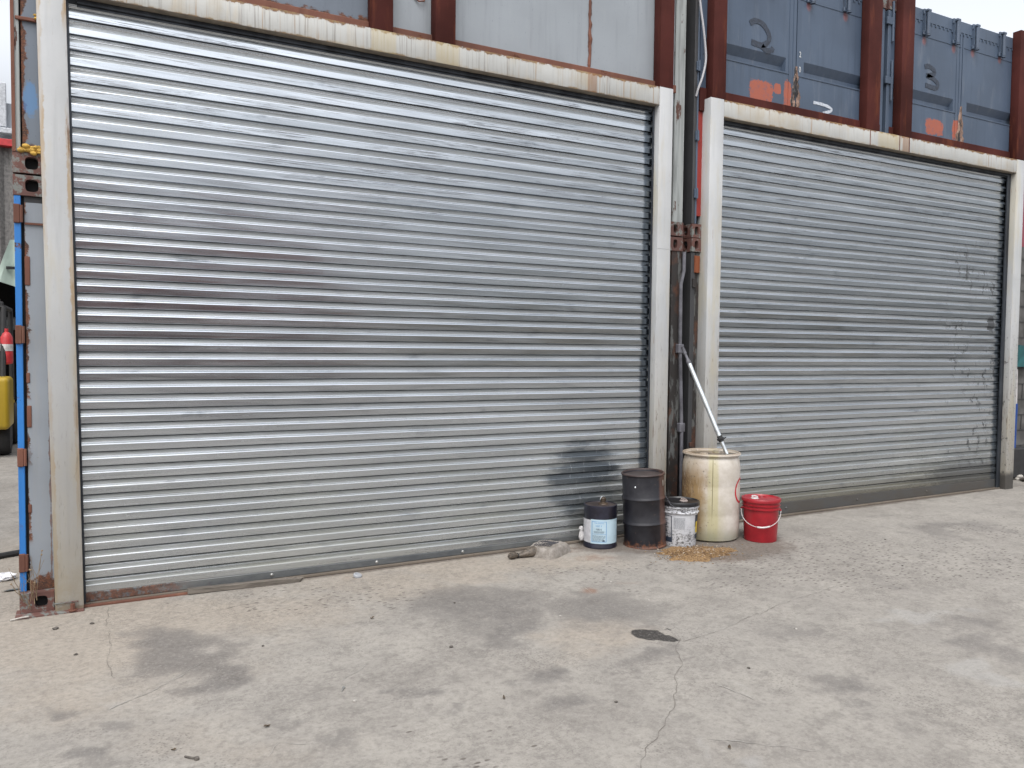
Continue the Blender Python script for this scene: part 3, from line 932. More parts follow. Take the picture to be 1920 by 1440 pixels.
def shutter(name, label, x0, x1, nlast, zbar_extra, nid):
    s = .093
    t = thing(name, label, 'roller shutter', ((x0 + x1) / 2, s, gz(x0)))
    rows = []
    for i in range(-2, nlast):
        z0 = 3.4297 - PITCH * i + .012 * (2 * ((i - 20) / 19.0) ** 2 - 1)
        z1 = 3.4297 - PITCH * (i + 1) + .012 * (2 * ((i - 19) / 19.0) ** 2 - 1)
        if i < 0:
            z0 -= 0
        tilt = random.uniform(-.0009, .0009)
        for f, o in PROF:
            rows.append((z0 + (z1 - z0) * f, o + (tilt * (f - .5) if f > .45 else 0)))
    zend = rows[-1][0] - .0006
    xsn = 15
    bm = bmn()
    prev = None
    for (z, o) in rows:
        cur = [bm.verts.new(((x0 - (.06 if nid == 0 else -.005)) + (x1 - x0 - .01 + (.065 if nid == 0 else 0)) * k / (xsn - 1), s - o + .0015 * math.sin(2.2 * k + z * 1.7) * math.sin(z * 5.0), z + .0005 * math.sin(k * 1.9 + 31 * round((3.43 - z) / PITCH)))) for k in range(xsn)]
        if prev:
            for k in range(xsn - 1):
                bm.faces.new((prev[k], prev[k + 1], cur[k + 1], cur[k]))
        prev = cur
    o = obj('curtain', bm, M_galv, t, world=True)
    # bottom bar
    zg = gz((x0 + x1) / 2)
    bm = bmn()
    za, zb_ = gz(x0) + .018, gz(x1) + .018
    vs = box(bm, x0 + .006, x1 - .006, s - .006, s + .03, 0, 1)
    for v in vs:
        lo = v.co.z < .5
        v.co.z = (za if v.co.x < (x0 + x1) / 2 else zb_) if lo else zend
    bmesh.ops.bevel(bm, geom=list(bm.edges), offset=.003, segments=1, affect='EDGES')
    obj('bottom_bar', bm, M_bar, t, world=True)
    bm = bmn()
    vs = box(bm, x0 + .006, x1 - .006, s - .035, s + .028, 0, 1)
    for v in vs:
        b0 = gz(v.co.x) if True else 0
        v.co.z = b0 + .004 if v.co.z < .5 else b0 + .0165
    obj('bar_flange', bm, M_strip, t, world=True)
    for bx_ in ((1.08, 1.82, 3.18, 2.5) if nid == 0 else (5.75, 5.9, 6.9, 8.0)):
        bm = bmn()
        lathe(bm, [(.012, 0), (.012, .004), (.006, .009)], 10)
        bmesh.ops.rotate(bm, verts=bm.verts, matrix=Matrix.Rotation(R_(90), 3, 'X'))
        bmesh.ops.translate(bm, verts=bm.verts, vec=(bx_, s - .006, (zend + gz(bx_) + .018) / 2))
        obj('bolt', bm, M_boltm if nid == 0 else M_bar, t, smooth=True, world=True)
    # guides
    for (g0, g1) in ((x0 - .0, x0 + .012), (x1 - .014, x1)):
        bm = bmn()
        ww = .045 if (nid == 1 and g1 == x1) else 0
        box(bm, g0 - ww, g1, s - .030, s - .012, gz(x0) + .005, ZB - .001, .002)
        box(bm, g0 - ww, g1, s + .008, s + .05, gz(x0) + .005, ZB - .001, .002)
        if nid == 0 and g0 < 1:
            for v in bm.verts:
                v.co.x += .018 - .0150 * v.co.z
        obj('guide', bm, M_guide, t, world=True)
    # weather bars under the lintel
    bm = bmn()
    box(bm, x0 + .02, x1 - .02, s - .028, s - .016, ZB - .030, ZB - .001, .002)
    box(bm, x0 + .02, x1 - .02, s - .012, s - .006, ZB - .045, ZB - .001, .002)
    obj('hood', bm, M_guide, t, world=True)
    return t


shutter('roller_shutter', 'galvanized steel roller shutter filling the left doorway, wet dark patch low on its right', -.064, 4.231, 38, 0, 0)
shutter('roller_shutter', 'galvanized steel roller shutter filling the right doorway, black oily smears at its right end', 4.938, 9.284, 37, 0, 1)


# ------------------------------------------------------------------ shipping containers
def plate_hole(bm, O, U, V, w_, h_, hw, hh_, depth, N, n=28, cu0=0.5, cv0=0.5):
    """rectangular plate w_ x h_ from corner O with an oval hole and a dark pocket behind it"""
    O, U, V, N = Vector(O), Vector(U), Vector(V), Vector(N)
    outer, inner, back = [], [], []
    cx, cy = w_ * cu0, h_ * cv0
    for k in range(n):
        a_ = 2 * math.pi * (k + .5) / n
        c, s = math.cos(a_), math.sin(a_)
        # stadium-ish superellipse
        e = 2 / 3.2
        ix = cx + hw * math.copysign(abs(c) ** e, c)
        iy = cy + hh_ * math.copysign(abs(s) ** e, s)
        m = max(abs(c), abs(s))
        ox_, oy_ = c / m, s / m
        px_ = cx + (ox_ * (w_ - cx) if ox_ > 0 else ox_ * cx)
        py_ = cy + (oy_ * (h_ - cy) if oy_ > 0 else oy_ * cy)
        outer.append(bm.verts.new(O + U * px_ + V * py_))
        inner.append(bm.verts.new(O + U * ix + V * iy))
        back.append(bm.verts.new(O + U * ix + V * iy - N * depth))
    for k in range(n):
        j = (k + 1) % n
        bm.faces.new((outer[k], outer[j], inner[j], inner[k]))
        f = bm.faces.new((inner[k], inner[j], back[j], back[k]))
        f.material_index = 0
    f = bm.faces.new(back)
    f.material_index = 1
    # corner fill triangles
    corners = [O + U * a_ + V * b_ for a_, b_ in ((0, 0), (w_, 0), (w_, h_), (0, h_))]
    for c in corners:
        vs = sorted(outer, key=lambda v: (v.co - c).length)[:2]
        cv = bm.verts.new(c)
        try:
            bm.faces.new((cv, vs[0], vs[1]))
        except ValueError:
            pass


def casting(parent, x0, x1, z0, z1, y0=.095, hole='v', mat=None, left=True):
    """corner casting with oval holes in its front and left faces"""
    bm = bmn()
    w_, h_ = x1 - x0, z1 - z0
    hw, hh_ = (.034, .036) if hole == 'w' else (.022, .038)
    plate_hole(bm, (x0, y0, z0), (1, 0, 0), (0, 0, 1), w_, h_, hw, hh_, .05, (0, -1, 0), cu0=.62 if hole == 'w' else .5)
    if left:
        plate_hole(bm, (x0, y0 + .178, z0), (0, -1, 0), (0, 0, 1), .178, h_, .03, .038, .05, (-1, 0, 0))
    else:
        box(bm, x0, x0 + .002, y0, y0 + .178, z0, z1)
    # right, top, bottom, back
    V = [Vector(c) for c in ((x1, y0, z0), (x1, y0 + .178, z0), (x1, y0 + .178, z1), (x1, y0, z1), (x0, y0, z0), (x0, y0 + .178, z0), (x0, y0 + .178, z1), (x0, y0, z1))]
    v = [bm.verts.new(c) for c in V]
    bm.faces.new((v[0], v[1], v[2], v[3]))
    bm.faces.new((v[4], v[5], v[1], v[0]))
    bm.faces.new((v[7], v[3], v[2], v[6]))
    bm.faces.new((v[5], v[6], v[2], v[1]))
    return obj('corner_casting', bm, [mat or M_casting, M_black], parent, world=True)


YF = .10
DEPTH = 6.06


def container(label, x0, x1, z0, h, side_m, post_m, vis, right_post_m=None, sides=(True, True), group=None):
    t = thing('shipping_container', label, 'shipping container', ((x0 + x1) / 2, YF, z0), group=group)
    z1 = z0 + h
    for s, (a_, b_, on) in enumerate(((x0, x0 + .005, sides[0]), (x1, x1 - .005, sides[1]))):
        if on:
            bm = bmn()
            corrugated(bm, 'y', YF + .16, YF + DEPTH - .1, a_ + (.012 if s == 0 else -.012), z0 + .12, z1 - .06, .03, .28, 1 if s == 0 else -1)
            xa, xb = (a_ + .002, a_ + .06) if s == 0 else (a_ - .06, a_ - .002)
            box(bm, xa, xb, YF + .16, YF + DEPTH - .1, z0 + .01, z0 + .12)
            box(bm, xa, xb, YF + .16, YF + DEPTH - .1, z1 - .06, z1 - .005)
            obj('side_wall', bm, side_m, t, world=True)
    bm = bmn()
    box(bm, x0 + .01, x1 - .01, YF + .08, YF + DEPTH, z1 - .055, z1 - .012)
    obj('roof', bm, side_m, t, world=True)
    bm = bmn()
    box(bm, x0 + .01, x1 - .01, YF + DEPTH - .04, YF + DEPTH, z0 + .02, z1 - .06)
    obj('back_wall', bm, side_m, t, world=True)
    if 'L' in vis:
        bm = bmn()
        box(bm, x0, x0 + .05, YF + .006, YF + .16, z0 + .118, z1 - .118, .003)
        obj('corner_post', bm, post_m, t, world=True)
    if 'R' in vis:
        bm = bmn()
        box(bm, x1 - .11, x1, YF, YF + .16, 3.70 if 5 < x1 < 8 else z0 + .118, z1 - .118, .003)
        obj('corner_post', bm, right_post_m or post_m, t, world=True)
    return t


H = 2.59
XA, XB, XC, XD = (-.380, 2.06), (2.10, 4.58), (4.685, 7.125), (7.165, 9.60)
# --- lower row: ends cut open for the doorways, corner posts left standing
cLA = container('lower left container, its front corner strip bright blue beside a pale grey panel', *XA, 0.0, H - .002, M_contblue, M_blue, '', sides=(True, False))
casting(cLA, XA[0], XA[0] + .178, .012, .125, .035, 'w')
casting(cLA, XA[0] - .004, XA[0] + .15, 2.468, 2.586, .085, 'w')
bm = bmn()
box(bm, XA[0], XA[0] + .034, .088, .16, .126, 2.467, .003)
obj('corner_post', bm, M_blue, cLA, world=True)
bm = bmn()
box(bm, XA[0] + .034, XA[0] + .050, .115, .17, .126, 2.467)
obj('door_gap', bm, M_black, cLA, world=True)
bm = bmn()
box(bm, XA[0] + .050, -.16, .10, .16, .126, 2.43, .002)
obj('front_panel', bm, M_lowpanel, cLA, world=True)
bm = bmn()
box(bm, XA[0] + .050, -.16, .105, .16, 2.432, 2.466)
obj('header_rail', bm, M_darkgrey, cLA, world=True)
bm = bmn()
box(bm, XA[0] + .052, -.21, .088, .099, 2.30, 2.312)
obj('panel_rib', bm, M_rustmetal, cLA, world=True)
for zc in (.30, .93, 1.655, 2.36):
    bm = bmn()
    box(bm, XA[0] - .003, XA[0] + .03, .075, .12, zc - .055, zc + .055, .004)
    tube(bm, [(XA[0] + .037, .082, zc - .05), (XA[0] + .037, .082, zc + .05)], .009, 8)
    obj('hinge', bm, M_rustmetal, cLA, world=True)
for zc, hh_ in ((2.03, .17), (1.40, .06), (1.17, .13), (.62, .05)):
    bm = bmn()
    box(bm, -.332, -.318 + hh_ * .08, .094, .104, zc - hh_ * .5, zc + hh_ * .5, .004, seg=2)
    obj('hinge_pad', bm, M_rustmetal, cLA, world=True)
cLB = container('lower container between the doorways, its rusty corner post right of the left frame', *XB, 0.0, H - .002, M_darkgrey, M_flaky_dark, 'R', sides=(False, True))
casting(cLB, XB[1] - .165, XB[1], 2.468, 2.586, .09, 'v', left=False)
casting(cLB, XB[1] - .165, XB[1], .012, .13, .09, 'v', left=False)
bm = bmn()
box(bm, 4.373 + .02, 4.47, .115, .17, .13, 2.46, .002)
obj('door_edge', bm, M_flaky_pale if False else M_flaky_dark, cLB, world=True)
cLC = container('lower container left of the right doorway, dark oily corner post behind the white barrel', *XC, 0.0, H + .005, M_darkgrey, M_darkgrey, '', sides=(True, False))
casting(cLC, XC[0] - .005, 4.786, 2.475, 2.593, .09, 'v')
casting(cLC, XC[0] - .005, 4.786, .025, .143, .09, 'v')
bm = bmn()
box(bm, XC[0], XC[0] + .045, .098, .26, .145, 2.47, .004)
obj('corner_post', bm, M_darkgrey, cLC, world=True)
bm = bmn()
box(bm, XC[0] + .050, 4.783, .108, .17, .145, 2.47, .003)
obj('door_edge', bm, M_flaky_dark, cLC, world=True)
bm = bmn()
box(bm, XC[0] + .03, XC[0] + .09, .088, .099, 2.29, 2.44, .003)
obj('rust_patch', bm, M_orange, cLC, world=True)
for zc in (.75, 1.42, 2.2):
    bm = bmn()
    box(bm, XC[0] + .012, XC[0] + .045, .082, .10, zc - .04, zc + .04, .003)
    obj('hinge', bm, M_flaky_dark, cLC, world=True)
cLD = container('lower right container, standing behind the far right white post', *XD, .03, H - .01, M_darkgrey, M_darkgrey, 'R', sides=(False, True))
casting(cLD, XD[1] - .165, XD[1], 2.49, 2.608, .10, 'v', left=False)

# --- upper row
UZ = H + .008
cUA = container('upper left container, grey blue end sheet with a rusty left edge above the nearer doorway', *XA, UZ, H, M_contblue, M_rustmetal, '', sides=(True, False))
casting(cUA, XA[0] - .004, XA[0] + .15, UZ, UZ + .118, .085, 'w')
bm = bmn()
box(bm, XA[0], XA[0] + .038, .090, .17, UZ + .12, 5.06, .003)
obj('corner_post', bm, M_flaky_pale, cUA, world=True)
bm = bmn()
box(bm, XA[0] - .004, XA[0] + .014, .080, .16, UZ + .12, 5.06)
obj('rust_edge', bm, M_rustmetal, cUA, world=True)
bm = bmn()
box(bm, XA[0] + .046, -.20, .102, .15, UZ + .12, 3.48, .002)
box(bm, XA[0] + .046, 1.80, .104, .15, 3.484, 5.10, .002)
obj('end_panel', bm, M_greyblue, cUA, world=True)
bm = bmn()
box(bm, XA[0] + .02, -.20, .080, .101, 3.475, 3.495, .003)
obj('cross_seam', bm, M_rustmetal, cUA, world=True)
casting(cUA, XA[0] - .004, XA[0] + .16, 5.062, 5.18, .085, 'w')
cUB = container('upper container with a pale grey end sheet split by one rusty seam above left doorway', *XB, UZ, H, M_darkgrey, M_flaky_pale, 'R', right_post_m=M_flaky_pale, sides=(False, True))
casting(cUB, XB[1] - .165, XB[1], UZ, UZ + .118, .09, 'v', left=False)
bm = bmn()
box(bm, 1.802, 3.590, .104, .15, 3.70, 5.10, .002)
box(bm, 3.600, 4.46, .104, .15, 3.70, 5.10, .002)
obj('end_panel', bm, M_greylight, cUB, world=True)
bm = bmn()
zz = 3.86
pts = []
while zz < 5.1:
    pts.append((3.595 + random.uniform(-.006, .006), .100, zz))
    zz += .04
tube(bm, pts, [random.uniform(.005, .011) * (1.6 if p[2] < 4.5 else .7) for p in pts], 6)
obj('rust_seam', bm, M_rustmetal, cUB, world=True)
bm = bmn()
tube(bm, [(2.09, .098, 4.12), (2.12, .085, 4.09), (2.16, .085, 4.10), (2.17, .095, 4.14)], .006, 6)
obj('bent_hook', bm, M_rustmetal, cUB, world=True)
# ledge between sheets and lintel
bm = bmn()
box(bm, -.06, 4.46, .07, .101, 3.802, 3.868, .004)
obj('ledge', bm, M_rustmetal, cUB, world=True)


def pocket_leaf(bm, x0, x1, z0, z1, px0, px1, pz0, pz1, y=.10, d=.045):
    """door leaf with one pressed pocket: sloping upper wall, shallow floor"""
    O = [(x0, z0), (x1, z0), (x1, z1), (x0, z1)]
    I = [(px0, pz0), (px1, pz0), (px1, pz1), (px0, pz1)]
    K = [(px0 + .004, pz0 + .004), (px1 - .012, pz0 + .004), (px1 - .012, pz1 - .075), (px0 + .004, pz1 - .075)]
    o = [bm.verts.new((a_, y, b_)) for a_, b_ in O]
    i = [bm.verts.new((a_, y, b_)) for a_, b_ in I]
    k = [bm.verts.new((a_, y + d, b_)) for a_, b_ in K]
    for q in range(4):
        r = (q + 1) % 4
        bm.faces.new((o[q], o[r], i[r], i[q]))
        bm.faces.new((i[q], i[r], k[r], k[q]))
    bm.faces.new(k)
    e = [bm.verts.new((a_, y + .06, b_)) for a_, b_ in O]
    for q in range(4):
        r = (q + 1) % 4
        bm.faces.new((o[q], e[q], e[r], o[r]))


def rib(bm, x0, x1, z, y=.0995, hh_=.006, dd=.006):
    box(bm, x0, x1, y - dd, y + .002, z, z + hh_)


def digit_strokes(parent, polylines, wd, mat, name, y=.0965):
    """sprayed strokes lying on the door face, soft-edged by the material's own noise"""
    bm = bmn()
    for pts in polylines:
        n = len(pts)
        prev = None
        for i, (x, z) in enumerate(pts):
            t = Vector((pts[min(i + 1, n - 1)][0] - pts[max(i - 1, 0)][0], pts[min(i + 1, n - 1)][1] - pts[max(i - 1, 0)][1])).normalized()
            nr = Vector((-t.y, t.x))
            ww = wd * (1 + random.uniform(-.12, .12))
            cur = [bm.verts.new((x - nr.x * ww, y, z - nr.y * ww)), bm.verts.new((x + nr.x * ww, y, z + nr.y * ww))]
            if prev:
                bm.faces.new((prev[0], prev[1], cur[1], cur[0]))
            prev = cur
    r = bmesh.ops.extrude_face_region(bm, geom=list(bm.faces))
    for v in r['geom']:
        if isinstance(v, bmesh.types.BMVert):
            v.co.y += .002
    return obj(name, bm, mat, parent, world=True)


def smooth_line(pts, n=6):
    out = []
    P = [Vector(p) for p in pts]
    for i in range(len(P) - 1):
        p0, p1, p2, p3 = P[max(i - 1, 0)], P[i], P[i + 1], P[min(i + 2, len(P) - 1)]
        for k in range(n):
            t = k / n
            out.append(tuple(.5 * ((2 * p1) + (-p0 + p2) * t + (2 * p0 - 5 * p1 + 4 * p2 - p3) * t * t + (-p0 + 3 * p1 - 3 * p2 + p3) * t ** 3)))
    out.append(tuple(P[-1]))
    return out


def spray(name, col, a_=.75):
    g = NT(name, .55)
    p = g.pos()
    n = g.noise(p, 40, 5, .7)
    c = g.mix(g.rng(n, .35, .6), tuple(.6 * k + .4 * b for k, b in zip(col, (.060, .086, .130))), col)
    return g.out(c)


M_spray_dark = spray('faded_dark_spray', (.022, .028, .042))
M_spray_white = spray('white_spray', (.50, .54, .60))
M_chalk = plain('white_stencil', (.6, .62, .62), .6, bump=0)


def lock_stub(parent, x, zlo, zhi):
    bm = bmn()
    tube(bm, [(x, .062, zlo), (x, .062, zhi)], .019, 10)
    box(bm, x - .045, x + .03, .078, .098, zhi - .035, zhi + .02, .004)
    box(bm, x - .03, x + .03, .045, .098, zhi - .012, zhi + .012, .004)
    box(bm, x - .045, x + .02, .078, .098, zlo + .01, zlo + .05, .004)
    for k in range(3):
        lathe(bm, [(.026 - .004 * k, 0), (.026 - .004 * k, .008)], 10, (x, .062, zlo - .004 + .016 * k))
    box(bm, x - .036, x - .028, .07, .098, zlo + .04, zhi - .02)
    return obj('lock_rod', bm, M_contblue, parent, smooth=True, world=True)


def upper_end(parent, x0, x1, mid, zs, stubs, ptop=True):
    for k, (a_, b_) in enumerate(((x0 + .06, mid - .006), (mid + .006, x1 - .06))):
        bm = bmn()
        inner = (b_ - .10) if k == 0 else (a_ + .10)
        if k == 0:
            pocket_leaf(bm, a_, b_, zs, 5.055, a_ + .05, mid - .135, zs + .31, zs + .44)
        else:
            pocket_leaf(bm, a_, b_, zs, 5.055, mid + .10, b_ - .05, zs + .31, zs + .44)
        rib(bm, a_ + .03, b_ - .09 if k == 0 else b_ - .02, zs + .295, dd=.005)
        rib(bm, a_ + .02, b_ - .02, 4.905, dd=.004, hh_=.005)
        if k == 0:
            for xx in (mid - .095, mid - .045):
                box(bm, xx - .002, xx + .002, .0965, .101, zs + .02, 5.04)
        d = obj('door', bm, M_door, parent, world=True)
    bm = bmn()
    box(bm, mid - .006, mid + .006, .115, .16, zs, 5.055)
    obj('door_gap', bm, M_black, parent, world=True)
    # torn, rusted seal at the foot of the centre seam
    bm = bmn()
    r_ = random.Random(int(mid * 100))
    prof = []
    for i in range(12):
        z = zs + .005 + i * .034
        ww = .075 * (1 - i / 12) ** .8 + .006
        prof.append((ww * r_.uniform(.6, 1.1), ww * r_.uniform(.6, 1.1), z))
    prev = None
    for (l, r2, z) in prof:
        y = .088 + r_.uniform(-.006, .006)
        cur = [bm.verts.new((mid - l, .099, z)), bm.verts.new((mid - l * .3, y, z)), bm.verts.new((mid, .112, z)), bm.verts.new((mid + r2 * .3, y, z)), bm.verts.new((mid + r2, .099, z))]
        if prev:
            for q in range(4):
                bm.faces.new((prev[q], prev[q + 1], cur[q + 1], cur[q]))
        prev = cur
    obj('torn_seal', bm, M_tear, parent, world=True)
    bm = bmn()
    box(bm, x0 + .05, x1 - .05, .082, .14, 3.70, zs + .002, .004)
    obj('sill', bm, M_brown, parent, world=True)
    bm = bmn()
    box(bm, x0 + .17, x1 - .17, .096, .16, 5.058, 5.18, .004)
    for j in range(30):
        xx = x0 + .2 + j * (x1 - x0 - .4) / 30
        box(bm, xx, xx + .02, .092, .098, 5.035, 5.058)
    obj('header', bm, M_contblue, parent, world=True)
    for (sx, a_, b_) in stubs:
        lock_stub(parent, sx, a_, b_)


M_tear = flaky('torn_rusty_seal', (.25, .16, .12), (.02, .018, .018), .48)
cUC = container('upper container with blue grey doors sprayed with a faded 2 above right doorway', *XC, UZ, H, M_contblue, M_contblue, 'R', sides=(True, True))
casting(cUC, XC[0] - .005, 4.786, UZ, UZ + .118, .09, 'v')
bm = bmn()
box(bm, XC[0] - .002, XC[0] + .03, .10, .26, UZ + .12, 5.06, .003)
obj('corner_post', bm, M_darkgrey, cUC, world=True)
bm = bmn()
box(bm, XC[0] + .031, XC[0] + .048, .096, .16, UZ + .12, 5.06, .003)
obj('hinge_edge', bm, M_contblue, cUC, world=True)
for zc in (2.98, 3.48, 4.08, 4.75):
    bm = bmn()
    box(bm, XC[0] + .012, XC[0] + .05, .080, .10, zc - .04, zc + .04, .003)
    tube(bm, [(XC[0] + .03, .078, zc - .045), (XC[0] + .03, .078, zc + .045)], .010, 8)
    obj('hinge', bm, M_contblue, cUC, world=True)
bm = bmn()
box(bm, XC[0] + .049, 4.80, .104, .16, 2.79, 3.80, .002)
obj('door_edge', bm, M_contred, cUC, world=True)
bm = bmn()
box(bm, XC[0] + .060, 4.80, .085, .155, 3.805, 3.845, .004)
obj('edge_plate', bm, M_flaky_pale, cUC, world=True)
upper_end(cUC, *XC, 5.90, 3.90, [(5.55, 4.90, 5.14), (6.06, 4.885, 5.15), (6.55, 4.90, 5.16), (5.25, 4.90, 5.14)])
casting(cUC, XC[1] - .165, XC[1], 5.065, 5.183, .09, 'v', left=False)
cUD = container('upper right container, its blue grey doors sprayed with a faded 3, against the sky', *XD, UZ + .004, H + .01, M_contblue, M_contblue, 'R', sides=(True, True))
bm = bmn()
box(bm, XD[0], XD[0] + .05, .09, .16, 3.66, 5.06, .003)
obj('corner_post', bm, M_contblue, cUD, world=True)
for zc in (4.36, 4.95):
    bm = bmn()
    box(bm, XD[0] - .035, XD[0] + .075, .074, .092, zc - .035, zc + .035, .003)
    tube(bm, [(XD[0] + .055, .078, zc - .2), (XD[0] + .055, .078, zc + .2)], .012, 8)
    obj('hinge', bm, M_contblue, cUD, world=True)
casting(cUD, XD[0], XD[0] + .165, 5.07, 5.19, .09, 'v')
upper_end(cUD, *XD, 8.385, 3.90, [(7.745, 4.905, 5.16), (8.235, 4.905, 5.16), (8.575, 4.91, 5.165), (9.055, 4.915, 5.175)])
# spray marks
digit_strokes(cUC, [smooth_line([(5.31, 4.565), (5.37, 4.60), (5.46, 4.59), (5.53, 4.53), (5.55, 4.47), (5.51, 4.42), (5.44, 4.395), (5.33, 4.405)]), smooth_line([(5.46, 4.39), (5.52, 4.36), (5.58, 4.375), (5.60, 4.40)])], .025, M_spray_dark, 'sprayed_digit')
digit_strokes(cUC, [smooth_line([(6.14, 3.985), (6.24, 3.985), (6.34, 3.975), (6.385, 3.955), (6.36, 3.93), (6.27, 3.905)])], .014, M_spray_white, 'sprayed_mark')
digit_strokes(cUD, [smooth_line([(7.76, 4.60), (7.83, 4.615), (7.91, 4.59), (7.92, 4.555), (7.85, 4.525), (7.80, 4.515), (7.90, 4.50), (7.975, 4.465), (7.98, 4.43), (7.93, 4.405), (7.78, 4.415)])], .024, M_spray_dark, 'sprayed_digit')
for ch, x, z in (('2', 5.945, 4.375), ('0', 5.945, 4.235)):
    vs, fs = text_verts(ch, .075)
    bm = bmn()
    V = [bm.verts.new((x + a_ * .7, .0945, z + b_)) for a_, b_, _ in vs]
    for f in fs:
        bm.faces.new([V[i] for i in f])
    obj('stencil_digit', bm, M_chalk, cUC, world=True)
M_door_gloss = M_door

# brown painted columns standing on the frames
BR = [('brown steel column above the left lintel, leftmost of the two mid-span ones', 1.743, 1.90, ZT, 5.22, 0),
      ('brown steel column above the left lintel, right of the narrow grey strip', 2.217, 2.375, ZT, 5.22, 0),
      ('brown steel column standing on the right end post of the left door frame', 4.233, 4.374, ZT + .001, 5.22, 0),
      ('brown steel column on the left end post of the right door frame beside the grey cable', 4.806, 4.955, ZT + .001, 5.24, 0),
      ('brown steel column left of the narrow gap between the two blue grey containers', 6.775, 6.965, ZT + .001, 5.24, 0),
      ('brown steel column right of the narrow gap between the two blue grey containers', 7.275, 7.455, ZT + .001, 5.24, 0),
      ('brown steel column at the far right edge beside the sky', 9.275, 9.425, ZT + .001, 5.24, 0)]
for lb, a_, b_, z0, z1, _ in BR:
    bm = bmn()
    box(bm, a_, b_, .003, .098, z0 - .002, z1, .005, seg=2)
    o = obj('steel_column', bm, M_brown, smooth=True)
    tag(o, lb, 'column', 'brown columns above the doorways')

# foam lumps, conduit, cable
def lump(name, c, r, n, mat, seed, squash=.6):
    bm = bmn()
    rr = random.Random(seed)
    for k in range(n):
        q = Vector(c) + Vector((rr.uniform(-1, 1) * r[0], rr.uniform(-.3, .3) * r[1], rr.uniform(-1, 1) * r[2]))
        s = rr.uniform(.25, .75) * r[2]
        bmesh.ops.create_icosphere(bm, subdivisions=2, radius=s, matrix=Matrix.Translation(q) @ Matrix.Diagonal((1.3, 1, .9, 1)))
    for v in bm.verts:
        v.co += Vector((rr.uniform(-1, 1), rr.uniform(-1, 1), rr.uniform(-1, 1))) * r[2] * .06
    return obj(name, bm, mat, None, smooth=True)


tag(lump('foam_blob', (-.29, .075, 2.735), (.055, .02, .022), 34, M_foam, 3), 'lumpy dried yellow foam on top of the rusty corner casting at the left', 'foam')
tag(lump('foam_blob', (-.238, .075, 3.50), (.022, .012, .014), 7, M_foam, 4), 'small dried yellow foam lump high beside the left white post', 'foam')

g = NT('braided_cable', .5)
p_ = g.pos()
wv = g.n('ShaderNodeTexWave', 0, {'Vector': p_, 'Scale': 60.0, 'Distortion': .5}, bands_direction='Z')
M_cable = g.out(g.mix(wv, (.22, .22, .24), (.62, .62, .64)))
bm = bmn()
tube(bm, [(a_, b_, c_) for a_, b_, c_ in smooth_line([(4.66, .06, 5.3), (4.675, .06, 4.9), (4.69, .06, 4.64), (4.735, .055, 4.38), (4.762, .055, 4.20), (4.762, .055, 4.10), (4.735, .06, 3.98), (4.705, .075, 3.88), (4.70, .095, 3.82)], 6)], .0095, 8)
tag(obj('flexible_cable', bm, M_cable, None, smooth=True), 'grey braided flexible cable hanging between the upper containers', 'cable')
M_conduit = plain('grimy_conduit', (.10, .10, .115), .5, var=.4, scale=8)
t = thing('conduit_pipe', 'grey conduit pipe running up the gap between the two doorways', 'pipe', (4.60, .02, gz(4.6)))
bm = bmn()
tube(bm, [(4.585, .075, 2.46), (4.585, .075, 2.3), (4.55, .07, 2.18), (4.555, .07, 1.62), (4.585, .065, .9), (4.59, .06, .05)], .016, 10)
obj('pipe', bm, M_conduit, t, smooth=True, world=True)
for z, x in ((1.62, 4.553), (.93, 4.583)):
    bm = bmn()
    box(bm, x - .03, x + .03, .048, .097, z - .04, z + .04, .008, seg=2)
    obj('coupling', bm, M_conduit, t, world=True)

# ------------------------------------------------------------------ barrels, cans, buckets
VD = Vector((.67, .742, 0))             # away from the viewer


def view_angle(x, y):
    d = Vector((CAM.x - x, CAM.y - y))
    return math.atan2(d.y, d.x)


# white plastic barrel
wx, wy = 4.652, -.248
wa = view_angle(wx, wy)


